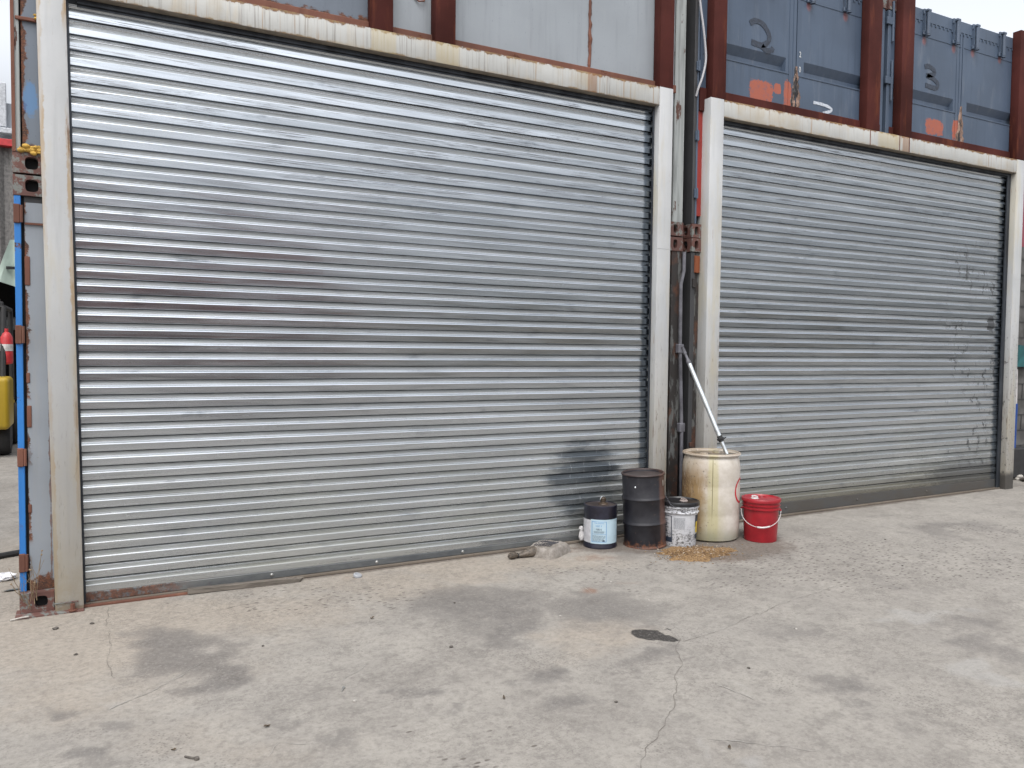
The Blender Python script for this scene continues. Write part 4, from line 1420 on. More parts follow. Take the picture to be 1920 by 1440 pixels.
def white_barrel_mat():
    g = NT('stained_white_plastic', .45)
    p = g.n('ShaderNodeTexCoord', 3)
    q = g.n('ShaderNodeMapping', 0, {0: p, 2: (0, 0, -wa)})       # +X now faces the yard
    x, y, z = g.xyz(q)
    u = g.M('MULTIPLY', y, 1.0)                                     # + = right-hand side as seen from the yard
    n = g.noise(p, 9, 7, .7)
    nf = g.noise(p, 40, 6, .7)
    ns = g.noise(g.sc(q, (14, 14, 2.5)), 1, 6, .7)
    c = g.mix(g.rng(n, .3, .7), (.44, .40, .345), (.55, .515, .47))
    uu = g.M('ADD', u, g.M('MULTIPLY', g.M('SUBTRACT', n, .5), .12))
    br = g.rng(uu, .02, -.10)
    top = g.rng(z, .70, .45)
    m = g.M('MULTIPLY', br, g.M('ADD', g.M('MULTIPLY', top, .55), .40))
    c = g.mix(g.M('MULTIPLY', g.M('MULTIPLY', m, g.rng(ns, .20, .52)), 1.0), c, (.27, .175, .075))
    m2 = g.M('MULTIPLY', g.rng(uu, -.10, -.22), g.M('MULTIPLY', g.rng(z, .62, .5), g.rng(z, .15, .3)))
    c = g.mix(g.M('MULTIPLY', m2, g.rng(nf, .35, .6)), c, (.15, .08, .035))
    ub = g.M('ABSOLUTE', g.M('SUBTRACT', u, g.M('ADD', .018, g.M('MULTIPLY', g.M('SUBTRACT', ns, .5), .03))))
    yl = g.M('MULTIPLY', g.rng(ub, .028, .055, 1, 0), .75)
    c = g.mix(g.M('MULTIPLY', yl, g.rng(ns, .3, .6, .35, .75)), c, (.40, .36, .15))
    wide = g.M('MULTIPLY', g.rng(ub, .04, .13, 1, 0), g.rng(z, .45, .15))
    c = g.mix(g.M('MULTIPLY', wide, .5), c, (.36, .33, .19))
    ln = g.M('ABSOLUTE', g.M('SUBTRACT', u, .014))
    dl = g.M('MULTIPLY', g.rng(ln, .0015, .004, 1, 0), g.M('MULTIPLY', g.rng(z, .12, .35), g.rng(z, .69, .67)))
    c = g.mix(g.M('MULTIPLY', dl, .85), c, (.10, .08, .02))
    dot = g.M('MULTIPLY', g.rng(nf, .60, .64), g.rng(uu, .10, -.02))
    c = g.mix(g.M('MULTIPLY', dot, .7), c, (.12, .10, .08))
    gl = g.M('MULTIPLY', g.rng(z, .14, .03), g.rng(n, .3, .6, .5, 1))
    c = g.mix(g.M('MULTIPLY', gl, .65), c, (.22, .225, .16))
    tp = g.M('MULTIPLY', g.rng(z, .715, .722), g.rng(n, .35, .6, .35, .8))
    c = g.mix(tp, c, (.27, .21, .15))
    g.b.inputs['Subsurface Weight'].default_value = .0
    g.bump(n, .12, .01)
    return g.out(c, .42)


M_wb = white_barrel_mat()
t = thing('plastic_barrel', 'tall stained white plastic barrel with a red ring on its side, pole on top', 'barrel', (wx, wy, gz(wx) + .002))
bm = bmn()
R0 = .238
prof = [(.17, .012), (.205, .0), (.228, .012), (.236, .05), (R0, .12), (R0, .20), (R0 - .002, .215), (R0, .23), (R0 + .001, .44), (R0 - .0015, .455), (R0 + .001, .47), (R0, .60), (R0 - .004, .64), (.226, .675), (.218, .69), (.219, .697), (.238, .706), (.242, .714), (.238, .724), (.228, .727), (.222, .722), (.219, .708), (.1, .706)]
lathe(bm, prof, 72)
obj('body', bm, M_wb, t, smooth=True)
bm = bmn()
g = NT('wet_grime', .25)
pp = g.pos()
nn = g.noise(pp, 13, 6, .7)
M_wet = g.out(g.mix(g.rng(nn, .45, .58), (.21, .155, .10), (.035, .028, .02)))
lathe(bm, [(.214, .7085), (.05, .7095)], 40)
obj('lid', bm, M_wet, t)
for (dx, dy) in ((.10, .05), (-.11, -.03)):
    bm = bmn()
    lathe(bm, [(.034, .709), (.034, .722), (.028, .724)], 20, (dx, dy, 0))
    obj('bung', bm, M_wb, t, smooth=True)
# red ring printed on the side
M_redink = plain('red_ink', (.42, .02, .03), .5, bump=0)
bm = bmn()
ac = wa + R_(80)
N = 40
prev = None
for k in range(N + 1):
    a_ = 2 * math.pi * k / N
    cur = []
    for rr in (.092, .110):
        ang = ac + rr * math.cos(a_) / (R0 + .002)
        z = .415 + rr * .98 * math.sin(a_)
        cur += [bm.verts.new(((R0 + .0022) * math.cos(ang), (R0 + .0022) * math.sin(ang), z))]
    if prev:
        bm.faces.new((prev[0], prev[1], cur[1], cur[0]))
    prev = cur
obj('red_ring', bm, M_redink, t)

# leaning aluminium pole
A = Vector((4.705, -.375, .742))
B = Vector((4.505, -.03, 1.62))


def alum():
    g = NT('aluminium_tube', .32, .85)
    p = g.pos()
    return g.out(g.mix(g.rng(g.noise(p, 20, 4), .4, .7), (.72, .76, .78), (.55, .58, .60)))


M_alu = alum()
t = thing('extension_pole', 'pale metal extension pole leaning from the white barrel into the corner', 'pole', tuple(A))
d = (B - A)
bm = bmn()
tube(bm, [A, A + d * .14], .0155, 14)
obj('lower_tube', bm, M_alu, t, smooth=True, world=True)
bm = bmn()
tube(bm, [A + d * .14, A + d * .86], .0185, 14)
obj('upper_tube', bm, M_alu, t, smooth=True, world=True)
bm = bmn()
tube(bm, [A + d * .115, A + d * .13, A + d * .135, A + d * .15, A + d * .155, A + d * .17], [.021, .021, .029, .029, .022, .022], 14)
tube(bm, [A + d * .14 + Vector((.01, -.02, 0)), A + d * .155 + Vector((.045, -.02, .002))], .006, 6)
obj('collar', bm, M_rubber, t, smooth=True, world=True)
bm = bmn()
tube(bm, [A + d * .855, A + d * .87, A + d * .90, A + d * .905, A + d * .945, A + d * .95, B + Vector((.0, 0, 0)), B + Vector((-.012, 0, .02))], [.0205, .0205, .014, .012, .011, .016, .014, .012], 10)
obj('tip', bm, M_conduit, t, smooth=True, world=True)

M_canlid = plain('dirty_can_lid', (.040, .030, .028), .5, var=.4)
# black steel drum, leaning a little
bx_, by_ = 3.985, -.225
ba = view_angle(bx_, by_)


def black_drum_mat():
    g = NT('black_drum_paint', .42)
    p = g.n('ShaderNodeTexCoord', 3)
    q = g.n('ShaderNodeMapping', 0, {0: p, 2: (0, 0, -ba)})
    x, y, z = g.xyz(q)
    n = g.noise(p, 8, 7, .7)
    nf = g.noise(p, 34, 6, .7)
    c = g.mix(g.rng(n, .3, .7), (.008, .008, .012), (.018, .018, .023))
    seam = g.M('MULTIPLY', g.rng(g.M('ADD', y, g.M('MULTIPLY', g.M('SUBTRACT', nf, .5), .02)), .118, .135), g.rng(y, .19, .160))
    c = g.mix(g.M('MULTIPLY', seam, .8), c, (.085, .042, .03))
    low = g.M('MULTIPLY', g.rng(g.M('ADD', z, g.M('MULTIPLY', g.M('SUBTRACT', nf, .5), -.22)), .055, .015), 1.0)
    c = g.mix(g.M('MULTIPLY', low, .9), c, rust_colour(g, p))
    top = g.rng(z, .582, .590)
    c = g.mix(g.M('MULTIPLY', top, .45), c, (.08, .045, .035))
    sp = g.M('MULTIPLY', g.rng(nf, .66, .70), .6)
    c = g.mix(sp, c, (.12, .08, .06))
    g.bump(n, .15, .01)
    return g.out(c, g.M('ADD', g.rng(n, .3, .7, .34, .5), g.M('MULTIPLY', low, .3)))


M_bd = black_drum_mat()
t = thing('steel_drum', 'dented black steel drum with rusty foot, between the small can and the white pail', 'drum', (bx_, by_, gz(bx_) + .001), (0, R_(-3.0), 0))
rb = .168
bm = bmn()
prof = [(.16, .012), (rb + .003, .0), (rb + .007, .006), (rb + .003, .016), (rb, .02)]
for zc in (.195, .395):
    prof += [(rb, zc - .02), (rb + .004, zc - .012), (rb + .008, zc), (rb + .004, zc + .012), (rb, zc + .02)]
prof += [(rb, .575), (rb + .006, .583), (rb + .008, .590), (rb + .005, .597), (rb - .003, .597), (rb - .006, .588), (rb - .008, .575)]
lathe(bm, prof, 64, cap1=False)
for v in bm.verts:            # shallow dents
    a_ = math.atan2(v.co.y, v.co.x)
    k = .004 * math.sin(3 * a_ + 9 * v.co.z) * math.sin(v.co.z * 7)
    v.co.x *= 1 - k / rb
    v.co.y *= 1 - k / rb
obj('body', bm, M_bd, t, smooth=True)
bm = bmn()
lathe(bm, [(rb - .008, .576), (.09, .573), (.02, .572)], 40)
obj('lid', bm, M_canlid, t, smooth=True)
bm = bmn()
cyl_patch(bm, rb + .001, ba + R_(62), ba + R_(66), .50, .545, 3, thick=.004)
obj('side_clip', bm, M_alu, t)
bm = bmn()
ua = ba - R_(22)
tube(bm, [((rb + .001) * math.cos(ua), (rb + .001) * math.sin(ua), .50), ((rb + .004) * math.cos(ua), (rb + .004) * math.sin(ua), .50)], [.008, .004], 8)
obj('weld_spot', bm, M_alu, t)

# small metal can with pale blue label
cx_, cy_ = 3.640, -.085
ca = view_angle(cx_, cy_)
M_canbl = plain('black_can_paint', (.014, .014, .024), .3, var=.5, world=True)
M_lab = plain('pale_blue_label', (.38, .50, .57), .55, var=.06, bump=.02)
M_labw = plain('torn_white_label', (.48, .48, .50), .6, var=.12, scale=30)
M_ink = plain('dark_ink', (.02, .03, .05), .6, bump=0)
M_inkblue = plain('blue_ink', (.03, .17, .42), .6, bump=0)
t = thing('metal_can', 'short black metal can with a pale blue label, leftmost of the containers by the drum', 'can', (cx_, cy_, gz(cx_) + .001))
rc = .133
bm = bmn()
lathe(bm, [(.12, .006), (rc + .002, .0), (rc + .003, .008), (rc, .014), (rc, .325), (rc + .002, .332), (rc + .001, .338), (rc - .008, .340), (rc - .010, .334), (.06, .337)], 48)
obj('body', bm, M_canbl, t, smooth=True)
bm = bmn()
lathe(bm, [(rc - .010, .3345), (.05, .3385), (.045, .3385)], 40)
obj('lid', bm, M_canlid, t, smooth=True)
bm = bmn()
sx_, sy_ = .02 * math.cos(ca + 1.5), .02 * math.sin(ca + 1.5)
lathe(bm, [(.040, .339), (.036, .346), (.022, .35), (.020, .362), (.024, .364), (.024, .385), (.018, .392), (.004, .393)], 20, (sx_ + .0, sy_, 0))
obj('spout', bm, plain('tarnished_spout', (.075, .052, .035), .5, .3, var=.4), t, smooth=True)
bm = bmn()
hh = []
for k in range(13):
    a_ = math.pi * k / 12
    hh.append((sx_ + .028 * math.cos(a_), sy_, .372 + .030 * math.sin(a_)))
tube(bm, hh, .0022, 6)
obj('wire_loop', bm, M_alu, t, smooth=True)
bm = bmn()
cyl_patch(bm, rc + .0005, ca - R_(34), ca + R_(78), .042, .235, 20)
lb = obj('label', bm, M_lab, t)
bm = bmn()
cyl_patch(bm, rc + .0008, ca - R_(92), ca - R_(34), .045, .228, 12)
lw = obj('torn_label', bm, M_labw, t)
bm = bmn()
for (z0, z1, a0, a1) in ((.056, .0585, -29, 22), (.217, .2195, -29, 22), (.118, .1195, -29, 22)):
    cyl_patch(bm, rc + .0014, ca + R_(a0), ca + R_(a1), z0, z1, 8)
for a0 in (-29, 20.6):
    cyl_patch(bm, rc + .0014, ca + R_(a0), ca + R_(a0 + 1.4), .056, .2195, 2)
cyl_text(bm, 'Flow Industrial', .0125, rc + .0022, ca - R_(4), .203)
cyl_text(bm, 'H.E.Y', .021, rc + .0022, ca - R_(4), .178, 1.1)
obj('label_frame', bm, M_inkblue, lb)
bm = bmn()
cyl_text(bm, '1801', .022, rc + .0022, ca - R_(4), .150, 1.25)
rr = random.Random(5)
for row in range(3):
    w0 = rr.uniform(14, 19)
    cyl_patch(bm, rc + .0014, ca + R_(-4 - w0), ca + R_(-4 + w0), .128 + row * .006, .1298 + row * .006, 6)
for row in range(6):
    a0 = -26
    while a0 < 14:
        l = rr.uniform(2, 9)
        cyl_patch(bm, rc + .0014, ca + R_(a0), ca + R_(min(a0 + l, 18)), .064 + row * .008, .0662 + row * .008, 3)
        a0 += l + 1.5
cyl_patch(bm, rc + .0014, ca + R_(8), ca + R_(16), .062, .071, 3)
obj('label_print', bm, M_ink, lb)
bm = bmn()
for row in range(16):
    cyl_patch(bm, rc + .0016, ca - R_(rr.uniform(70, 80)), ca - R_(rr.uniform(36, 44)), .066 + row * .009, .0668 + row * .009, 4)
obj('label_print', bm, plain('grey_ink', (.3, .3, .33), .6, bump=0), lw)
# crumpled rag hanging at its left
M_rag = plain('white_rag', (.45, .44, .44), .8, var=.15, scale=40, bump=.5)
rx, ry = cx_ + (rc + .018) * math.cos(ca - R_(86)), cy_ + (rc + .018) * math.sin(ca - R_(86))
bm = bmn()
rnd = random.Random(2)
prof = [(.006, .155), (.014, .15), (.018, .135), (.010, .122), (.013, .11), (.022, .085), (.024, .065), (.018, .045), (.008, .038)]
rings = lathe(bm, prof, 16, (rx, ry, gz(rx) + .0))
for v in bm.verts:
    v.co += Vector((rnd.uniform(-1, 1), rnd.uniform(-1, 1), rnd.uniform(-1, 1))) * .0035
tag(obj('rag', bm, M_rag, None, smooth=True), 'crumpled white rag hanging at the left side of the small black can', 'rag')

# white pail with black lid
px_, py_ = 4.258, -.325
pa = view_angle(px_, py_)


def white_pail_mat():
    g = NT('dirty_white_pail', .4)
    p = g.n('ShaderNodeTexCoord', 3)
    x, y, z = g.xyz(p)
    n = g.noise(p, 16, 7, .75)
    nf = g.noise(g.sc(p, (1, 1, 1.4)), 48, 6, .75)
    c = g.mix(g.rng(n, .3, .7), (.44, .45, .48), (.53, .54, .56))
    d = g.M('MULTIPLY', g.rng(nf, .50, .57), g.M('MAXIMUM', g.rng(z, .20, .06), g.rng(z, .26, .275)))
    c = g.mix(g.M('MULTIPLY', d, .9), c, (.06, .058, .056))
    g.bump(n, .15, .01)
    return g.out(c, .42)


M_wp = white_pail_mat()
t = thing('pail', 'white pail with black lid and printed label, between the black drum and white barrel', 'pail', (px_, py_, gz(px_) + .001))
bm = bmn()
rp0, rp1 = .130, .146
lathe(bm, [(.12, .006), (rp0, 0), (rp0 + .002, .01), (rp1 - .004, .262), (rp1 + .006, .268), (rp1 + .008, .276), (rp1 - .001, .284), (rp1 - .001, .306), (rp1 + .008, .312), (rp1 + .009, .322), (rp1, .326), (rp1, .334)], 56)
obj('body', bm, M_wp, t, smooth=True)
bm = bmn()
lathe(bm, [(rp1 + .004, .328), (rp1 + .011, .331), (rp1 + .012, .352), (rp1 + .008, .360), (rp1 - .004, .362), (rp1 - .012, .352), (rp1 - .03, .350), (.03, .351)], 56, cap0=False)
for k in range(14):
    a_ = 2 * math.pi * k / 14
    cyl_patch(bm, rp1 + .0125, a_, a_ + .03, .331, .350, 2, thick=.002)
lid = obj('lid', bm, plain('black_lid', (.012, .012, .014), .35, world=True), t, smooth=True)
bm = bmn()
lathe(bm, [(.034, .352), (.030, .357), (.012, .358)], 20, (.03, -.01, 0))
tube(bm, [(.03 + .022 * math.cos(q), -.01 + .022 * math.sin(q), .364 + .004 * math.sin(q)) for q in [2 * math.pi * k / 14 for k in range(14)]], .003, 6, closed=True)
obj('cap', bm, plain('dirty_pink_cap', (.30, .25, .23), .5), lid, smooth=True)
bm = bmn()


def prad(z):
    return rp0 + .002 + (rp1 - .006 - rp0) * (z / .262)


def pail_patch(bm, a0, a1, z0, z1, n=8, off=.0012):
    prev = None
    for k in range(n + 1):
        a_ = pa + R_(a0 + (a1 - a0) * k / n)
        cur = [bm.verts.new(((prad(z) + off) * math.cos(a_), (prad(z) + off) * math.sin(a_), z)) for z in (z0, z1)]
        if prev:
            bm.faces.new((prev[0], cur[0], cur[1], prev[1]))
        prev = cur


for (a0, a1, z0, z1) in ((-70, -26, .245, .249), (-29, -26, .0755, .2445), (-70, -29.5, .10, .103)):
    pail_patch(bm, a0, a1, z0, z1)
obj('label_border', bm, M_ink, t)
for nm_, (a0, a1, z0, z1) in (('black_block', (-70, -25, .035, .075)), ('black_block', (62, 100, .06, .10)), ('black_block', (60, 100, .16, .255))):
    bm = bmn()
    pail_patch(bm, a0, a1, z0, z1)
    obj(nm_, bm, M_ink, t)
bm = bmn()
rr = random.Random(9)
for row in range(7):
    w_ = rr.uniform(8, 26)
    pail_patch(bm, -60, -60 + w_, .12 + row * .016, .124 + row * .016 + rr.choice((0, .004)), 3)
obj('small_print', bm, M_ink, t)
bm = bmn()
for row in range(15):
    a0 = -19
    while a0 < 16:
        l = rr.uniform(2, 8)
        pail_patch(bm, a0, min(a0 + l, 18), .148 + row * .0062, .1515 + row * .0062, 3)
        a0 += l + 1.3
obj('grey_print', bm, plain('grey_print_ink', (.28, .29, .31), .6, bump=0), t)
bm = bmn()
pail_patch(bm, 64, 78, .11, .20, 4, .0016)
obj('yellow_print', bm, plain('yellow_ink', (.55, .40, .03), .6, bump=0), t)
bm = bmn()
e0 = (prad(.27) + .010)
q0 = pa + R_(20)
q1 = pa - R_(95)
tube(bm, [(e0 * math.cos(q0), e0 * math.sin(q0), .275), (e0 * math.cos(pa - R_(25)) * 1.12, e0 * math.sin(pa - R_(25)) * 1.12, .345), (e0 * math.cos(q1), e0 * math.sin(q1), .44)], .0028, 6)
obj('handle', bm, M_conduit, t, smooth=True)

# red bucket
rx_, ry_ = 4.965, -.515
ra = view_angle(rx_, ry_)
g = NT('red_plastic', .33)
pp = g.n('ShaderNodeTexCoord', 3)
nn = g.noise(pp, 8, 6, .65)
zz_ = g.xyz(pp)[2]
cc = g.mix(g.rng(nn, .3, .7), (.23, .009, .016), (.31, .012, .02))
cc = g.mix(g.M('MULTIPLY', g.rng(g.noise(pp, 60, 5, .7), .64, .7), .35), cc, (.12, .02, .02))
M_red = g.out(cc)
t = thing('bucket', 'bright red plastic bucket with lid and white handle, right of the white barrel', 'bucket', (rx_, ry_, gz(rx_) + .001))
bm = bmn()
r0, r1 = .131, .149
lathe(bm, [(.12, .006), (r0, 0), (r0 + .002, .008), (r1 - .006, .262), (r1 + .006, .265), (r1 + .008, .274), (r1 - .002, .278), (r1 - .002, .292), (r1 + .006, .296), (r1 + .007, .303), (r1 - .001, .307), (r1, .322), (r1, .334)], 56)
obj('body', bm, M_red, t, smooth=True)
bm = bmn()
lathe(bm, [(r1 + .004, .326), (r1 + .011, .328), (r1 + .012, .348), (r1 + .008, .355), (r1 - .004, .357), (r1 - .012, .347), (r1 - .03, .345), (.02, .346)], 56, cap0=False)
lid = obj('lid', bm, M_red, t, smooth=True)
M_whp = plain('white_plastic', (.52, .50, .50), .4, bump=0)
bm = bmn()
ox_, oy_ = .055 * math.cos(ra - 1.2), .055 * math.sin(ra - 1.2)
lathe(bm, [(.032, .347), (.028, .353), (.02, .354)], 20, (ox_, oy_, 0))
tube(bm, [(ox_ + .024 * math.cos(q), oy_ + .024 * math.sin(q), .361 + .005 * math.sin(q)) for q in [2 * math.pi * k / 14 for k in range(14)]], .004, 6, closed=True)
obj('spout_cap', bm, M_whp, lid, smooth=True)
bm = bmn()
tube(bm, [(.05 + .035 * math.cos(q), .04 + .035 * math.sin(q), .347) for q in [2 * math.pi * k / 20 for k in range(20)]], .003, 6, closed=True)
obj('lid_ring', bm, M_red, lid, smooth=True)
bm = bmn()
hp = []
for k in range(21):
    f = k / 20
    a_ = ra + R_(-82 + 164 * f)
    rr_ = r1 + .012 + .012 * math.sin(math.pi * f)
    z = .262 - .128 * math.sin(math.pi * f) ** .75
    hp.append((rr_ * math.cos(a_), rr_ * math.sin(a_), z))
tube(bm, hp, .0026, 6)
h_ = obj('handle', bm, M_whp, t, smooth=True)
bm = bmn()
tube(bm, hp[9:14], .0072, 8)
obj('grip', bm, M_whp, h_, smooth=True)
for sgn in (-82, 82):
    bm = bmn()
    a_ = ra + R_(sgn)
    lathe(bm, [(.010, -.006), (.010, .006)], 10, ((r1 + .006) * math.cos(a_), (r1 + .006) * math.sin(a_), .262))
    obj('handle_lug', bm, M_red, t)

# ------------------------------------------------------------------ sack, wood, spill, litter
def sack_mat():
    g = NT('dusty_plastic_sack', .5)
    p = g.pos()
    n = g.noise(p, 14, 7, .7)
    f = g.noise(p, 70, 5, .7)
    c = g.mix(g.rng(n, .3, .7), (.16, .14, .118), (.29, .265, .24))
    c = g.mix(g.M('MULTIPLY', g.rng(f, .5, .65), .4), c, (.10, .085, .07))
    g.bump(g.M('ADD', n, g.M('MULTIPLY', f, .3)), .6, .012)
    return g.out(c)


M_sack = sack_mat()
t = thing('knotted_sack', 'dusty grey plastic sack with knotted neck lying against the foot of the left shutter', 'sack', (3.145, -.115, gz(3.1)), (0, 0, R_(31)))


def hn(x, y, k=1.0):
    return (math.sin(31 * x * k + 3 * math.sin(17 * y * k)) * math.cos(27 * y * k + 2 * math.sin(23 * x * k)))


bm = bmn()
NU, NV = 40, 30
LX, LY, HH = .172, .125, .078
top = {}
for i in range(NU + 1):
    for j in range(NV + 1):
        u, v = -1 + 2 * i / NU, -1 + 2 * j / NV
        # rounded-square footprint
        k = (abs(u) ** 6 + abs(v) ** 6) ** (1 / 6)
        m_ = max(abs(u), abs(v), 1e-6)
        x, y = u * LX * (m_ / max(k, 1e-6)), v * LY * (m_ / max(k, 1e-6))
        e = m_
        prof_ = 1.0 if e < .80 else math.sqrt(max(0.0, 1 - ((e - .80) / .20) ** 2)) * .75 + .25 * (1 - (e - .80) / .20)
        z = HH * prof_ * (1 - .20 * u * u) + .006 * hn(x, y) * (e < .95) + .004 * hn(x, y, 2.7) * (e < .97)
        if e > .999:
            z = 0.0
        top[i, j] = bm.verts.new((x, y, max(0, z)))
for i in range(NU):
    for j in range(NV):
        bm.faces.new((top[i, j], top[i + 1, j], top[i + 1, j + 1], top[i, j + 1]))
obj('bag', bm, M_sack, t, smooth=True)
M_sackdark = plain('muddy_plastic', (.085, .068, .052), .55, var=.5, scale=60, bump=.7)
bm = bmn()
npts = [(-.13, .06, .030), (-.17, .075, .032), (-.205, .095, .026), (-.235, .113, .020), (-.258, .126, .020), (-.27, .133, .022), (-.29, .144, .028), (-.318, .158, .026), (-.335, .166, .02)]
tube(bm, npts, [.046, .040, .026, .018, .013, .014, .027, .027, .010], 20)
rr = random.Random(6)
for v in bm.verts:
    v.co += Vector((rr.uniform(-1, 1), rr.uniform(-1, 1), rr.uniform(-1, 1))) * .0035
    v.co.z = max(.002, v.co.z)
obj('neck', bm, M_sackdark, t, smooth=True)
bm = bmn()
tube(bm, [(-.262 + .008 * math.cos(q), .128 + .014 * math.cos(q), .021 + .016 * math.sin(q)) for q in [2 * math.pi * k / 16 for k in range(16)]], .004, 6, closed=True)
obj('tie', bm, M_rubber, t, smooth=True)
bm = bmn()
for row in range(8):
    y0 = .075 - row * .017
    x = -.105 + .003 * row
    xe = .060 + rr.uniform(-.03, .02)
    while x < xe:
        l = rr.uniform(.008, .026)
        zt = HH * (1 - .20 * (x / LX) ** 2) + .0075
        box(bm, x, min(x + l, xe), y0 - .0024, y0 + .0024, zt - .006, zt)
        x += l + .004
obj('printed_lines', bm, plain('faded_print', (.07, .07, .08), .7, bump=0), t)


def wood_mat():
    g = NT('grey_weathered_wood', .85)
    p = g.pos()
    n = g.noise(g.sc(p, (4, 40, 40)), 1, 6, .7)
    c = g.mix(g.rng(n, .3, .7), (.07, .06, .05), (.17, .148, .125))
    g.bump(n, .6, .01)
    return g.out(c)


M_wood = wood_mat()
bm = bmn()
vs = box(bm, 0, .70, -.022, .022, 0, .034, .003)
bmesh.ops.subdivide_edges(bm, edges=[e for e in bm.edges if abs((e.verts[0].co - e.verts[1].co).x) > .3], cuts=18)
rr = random.Random(8)
for v in bm.verts:
    if v.co.x > .66:
        v.co.x += rr.uniform(-.02, .05)
        v.co.z *= rr.uniform(.5, 1)
    v.co.z += rr.uniform(-.0015, .0015) if v.co.z > .01 else 0
    v.co.y += .003 * math.sin(v.co.x * 9)
o = obj('wood_batten', bm, M_wood, None)
o.location = (.54, .032, gz(.8) + .001)
o.rotation_euler = (0, 0, R_(-2.2))
tag(o, 'grey weathered wooden batten with a splintered end lying along the left shutter', 'wood')
bm = bmn()
vs = box(bm, -.06, .55, .030, .058, 0, .014, .002)
o = obj('wood_strip', bm, M_rustmetal, None)
o.location = (0, 0, .0)
tag(o, 'thin rusty steel strip on the ground at the left end of the left shutter', 'metal strip')

# sawdust / absorbent spill: low mound with loose chips
bm = bmn()
G = 60
cxp, cyp = 4.17, -.63
grid = {}
for i in range(G + 1):
    for j in range(G + 1):
        u, v = -1 + 2 * i / G, -1 + 2 * j / G
        x = cxp + u * .40 + v * .12
        y = cyp + v * .26 - u * .10
        r = math.hypot(u, v)
        ang = math.atan2(v, u)
        edge = .72 + .12 * math.sin(3 * ang + 1) + .07 * math.sin(7 * ang) + .05 * math.sin(13 * ang + 2)
        hgt = max(0, 1 - (r / edge) ** 2)
        z = gz(x) - .004 + .022 * hgt ** .6 + (rng.uniform(0, .006) if hgt > 0 else 0)
        grid[i, j] = (bm.verts.new((x, y, z)), r / edge)
for i in range(G):
    for j in range(G):
        q = [grid[i, j], grid[i + 1, j], grid[i + 1, j + 1], grid[i, j + 1]]
        if min(k[1] for k in q) < 1.02:
            bm.faces.new([k[0] for k in q])
loose = [v for v in bm.verts if not v.link_faces]
bmesh.ops.delete(bm, geom=loose, context='VERTS')
rr = random.Random(12)
for k in range(1500):
    a_, rad = rr.uniform(0, 2 * math.pi), abs(rr.gauss(0, .42))
    u, v = rad * math.cos(a_), rad * math.sin(a_)
    x = cxp + u * .42 + v * .12
    y = cyp + v * .27 - u * .10
    s = rr.uniform(.002, .0065)
    hgt = max(0, 1 - (rad / .72) ** 2)
    z = gz(x) + .020 * hgt ** .6 + .002
    m = Matrix.Translation((x, y, z)) @ Matrix.Rotation(rr.uniform(0, 3), 4, 'Z') @ Matrix.Rotation(rr.uniform(-.6, .6), 4, 'X') @ Matrix.Diagonal((s * 2, s, s * .6, 1))
    r = bmesh.ops.create_cube(bm, size=1, matrix=m)
    mi = 1 if rr.random() < .12 else (2 if rr.random() < .25 else 0)
    for f in {f for vv in r['verts'] for f in vv.link_faces}:
        f.material_index = mi


def sawdust_mat():
    g = NT('sawdust', .9)
    p = g.pos()
    n = g.noise(p, 60, 6, .75)
    b = g.noise(p, 6, 4, .6)
    c = g.mix(g.rng(n, .35, .62), (.10, .052, .022), (.29, .185, .085))
    c = g.mix(g.M('MULTIPLY', g.rng(b, .5, .65), .5), c, (.08, .045, .02))
    g.bump(n, .8, .01)
    return g.out(c)


o = obj('sawdust', bm, [sawdust_mat(), plain('pale_chip', (.42, .36, .29), .8), plain('dark_chip', (.10, .055, .03), .9)], None)
tag(o, 'spilled golden brown sawdust on the concrete in front of the white barrel', 'sawdust', None, 'stuff')

# pebbles, bolts and scraps
M_stone = plain('dark_stone', (.09, .08, .07), .9, var=.4, scale=60)
M_palestone = plain('pale_stone', (.38, .36, .33), .9, var=.2, scale=60)


def pebble(x, y, s, mat, lab, name='pebble', sq=.6, cat='pebble', group=None, h=0):
    bm = bmn()
    rr_ = random.Random(int(x * 1000 + y * 77))
    bmesh.ops.create_icosphere(bm, subdivisions=2, radius=s)
    for v in bm.verts:
        k = 1 + rr_.uniform(-.22, .22)
        v.co = Vector((v.co.x * k * 1.2, v.co.y * k, v.co.z * k * sq))
    o_ = obj(name, bm, mat, None)
    o_.location = (x, y, gz(x) + s * sq * .7 + h)
    o_.rotation_euler = (0, 0, rr_.uniform(0, 3))
    return tag(o_, lab, cat, group)


pebble(-.186, -.311, .0135, M_stone, 'dark pebble in front of the foot of the left white post, the larger one')
pebble(-.003, -.306, .010, M_stone, 'dark pebble on the pale concrete right of the larger one by the left post')
pebble(-.079, -.786, .009, M_stone, 'lone dark pebble near the lower left of the yard')
pebble(1.686, -1.569, .010, M_stone, 'dark pebble at the edge of the big grey stain')
for (x, y, m, lab) in [(2.458, -1.411, 1, 'pale gravel bit on the brown stain, straight left of the black oil spot'), (3.131, -.974, 1, 'pale gravel bit beside the rusty floor stain in front of the black drum'),
                       (3.126, -1.399, 1, 'pale gravel bit midway between the oil spot and the drum'), (3.549, -2.207, 1, 'pale gravel bit right of the middle of the long crack'),
                       (1.04, -1.968, 1, 'pale gravel bit lying just below the dropped bright screw'), (2.084, -2.514, 0, 'dark gravel bit left of the long crack near the bottom'),
                       (2.0, -.9, 0, 'dark gravel bit on the biggest grey stain below the sack'), (.8, -1.1, 0, 'dark gravel bit at the right edge of the lobed stain on the left'),
                       (5.3, -1.6, 0, 'dark gravel bit among the pits at the right of the yard'), (2.9, -2.5, 0, 'dark gravel bit right of the long crack near the bottom'),
                       (5.9, -1.0, 0, 'dark gravel bit on the yard right of the red bucket')]:
    pebble(x, y, .007, M_palestone if m else M_stone, lab, 'gravel_bit', .6, 'gravel')
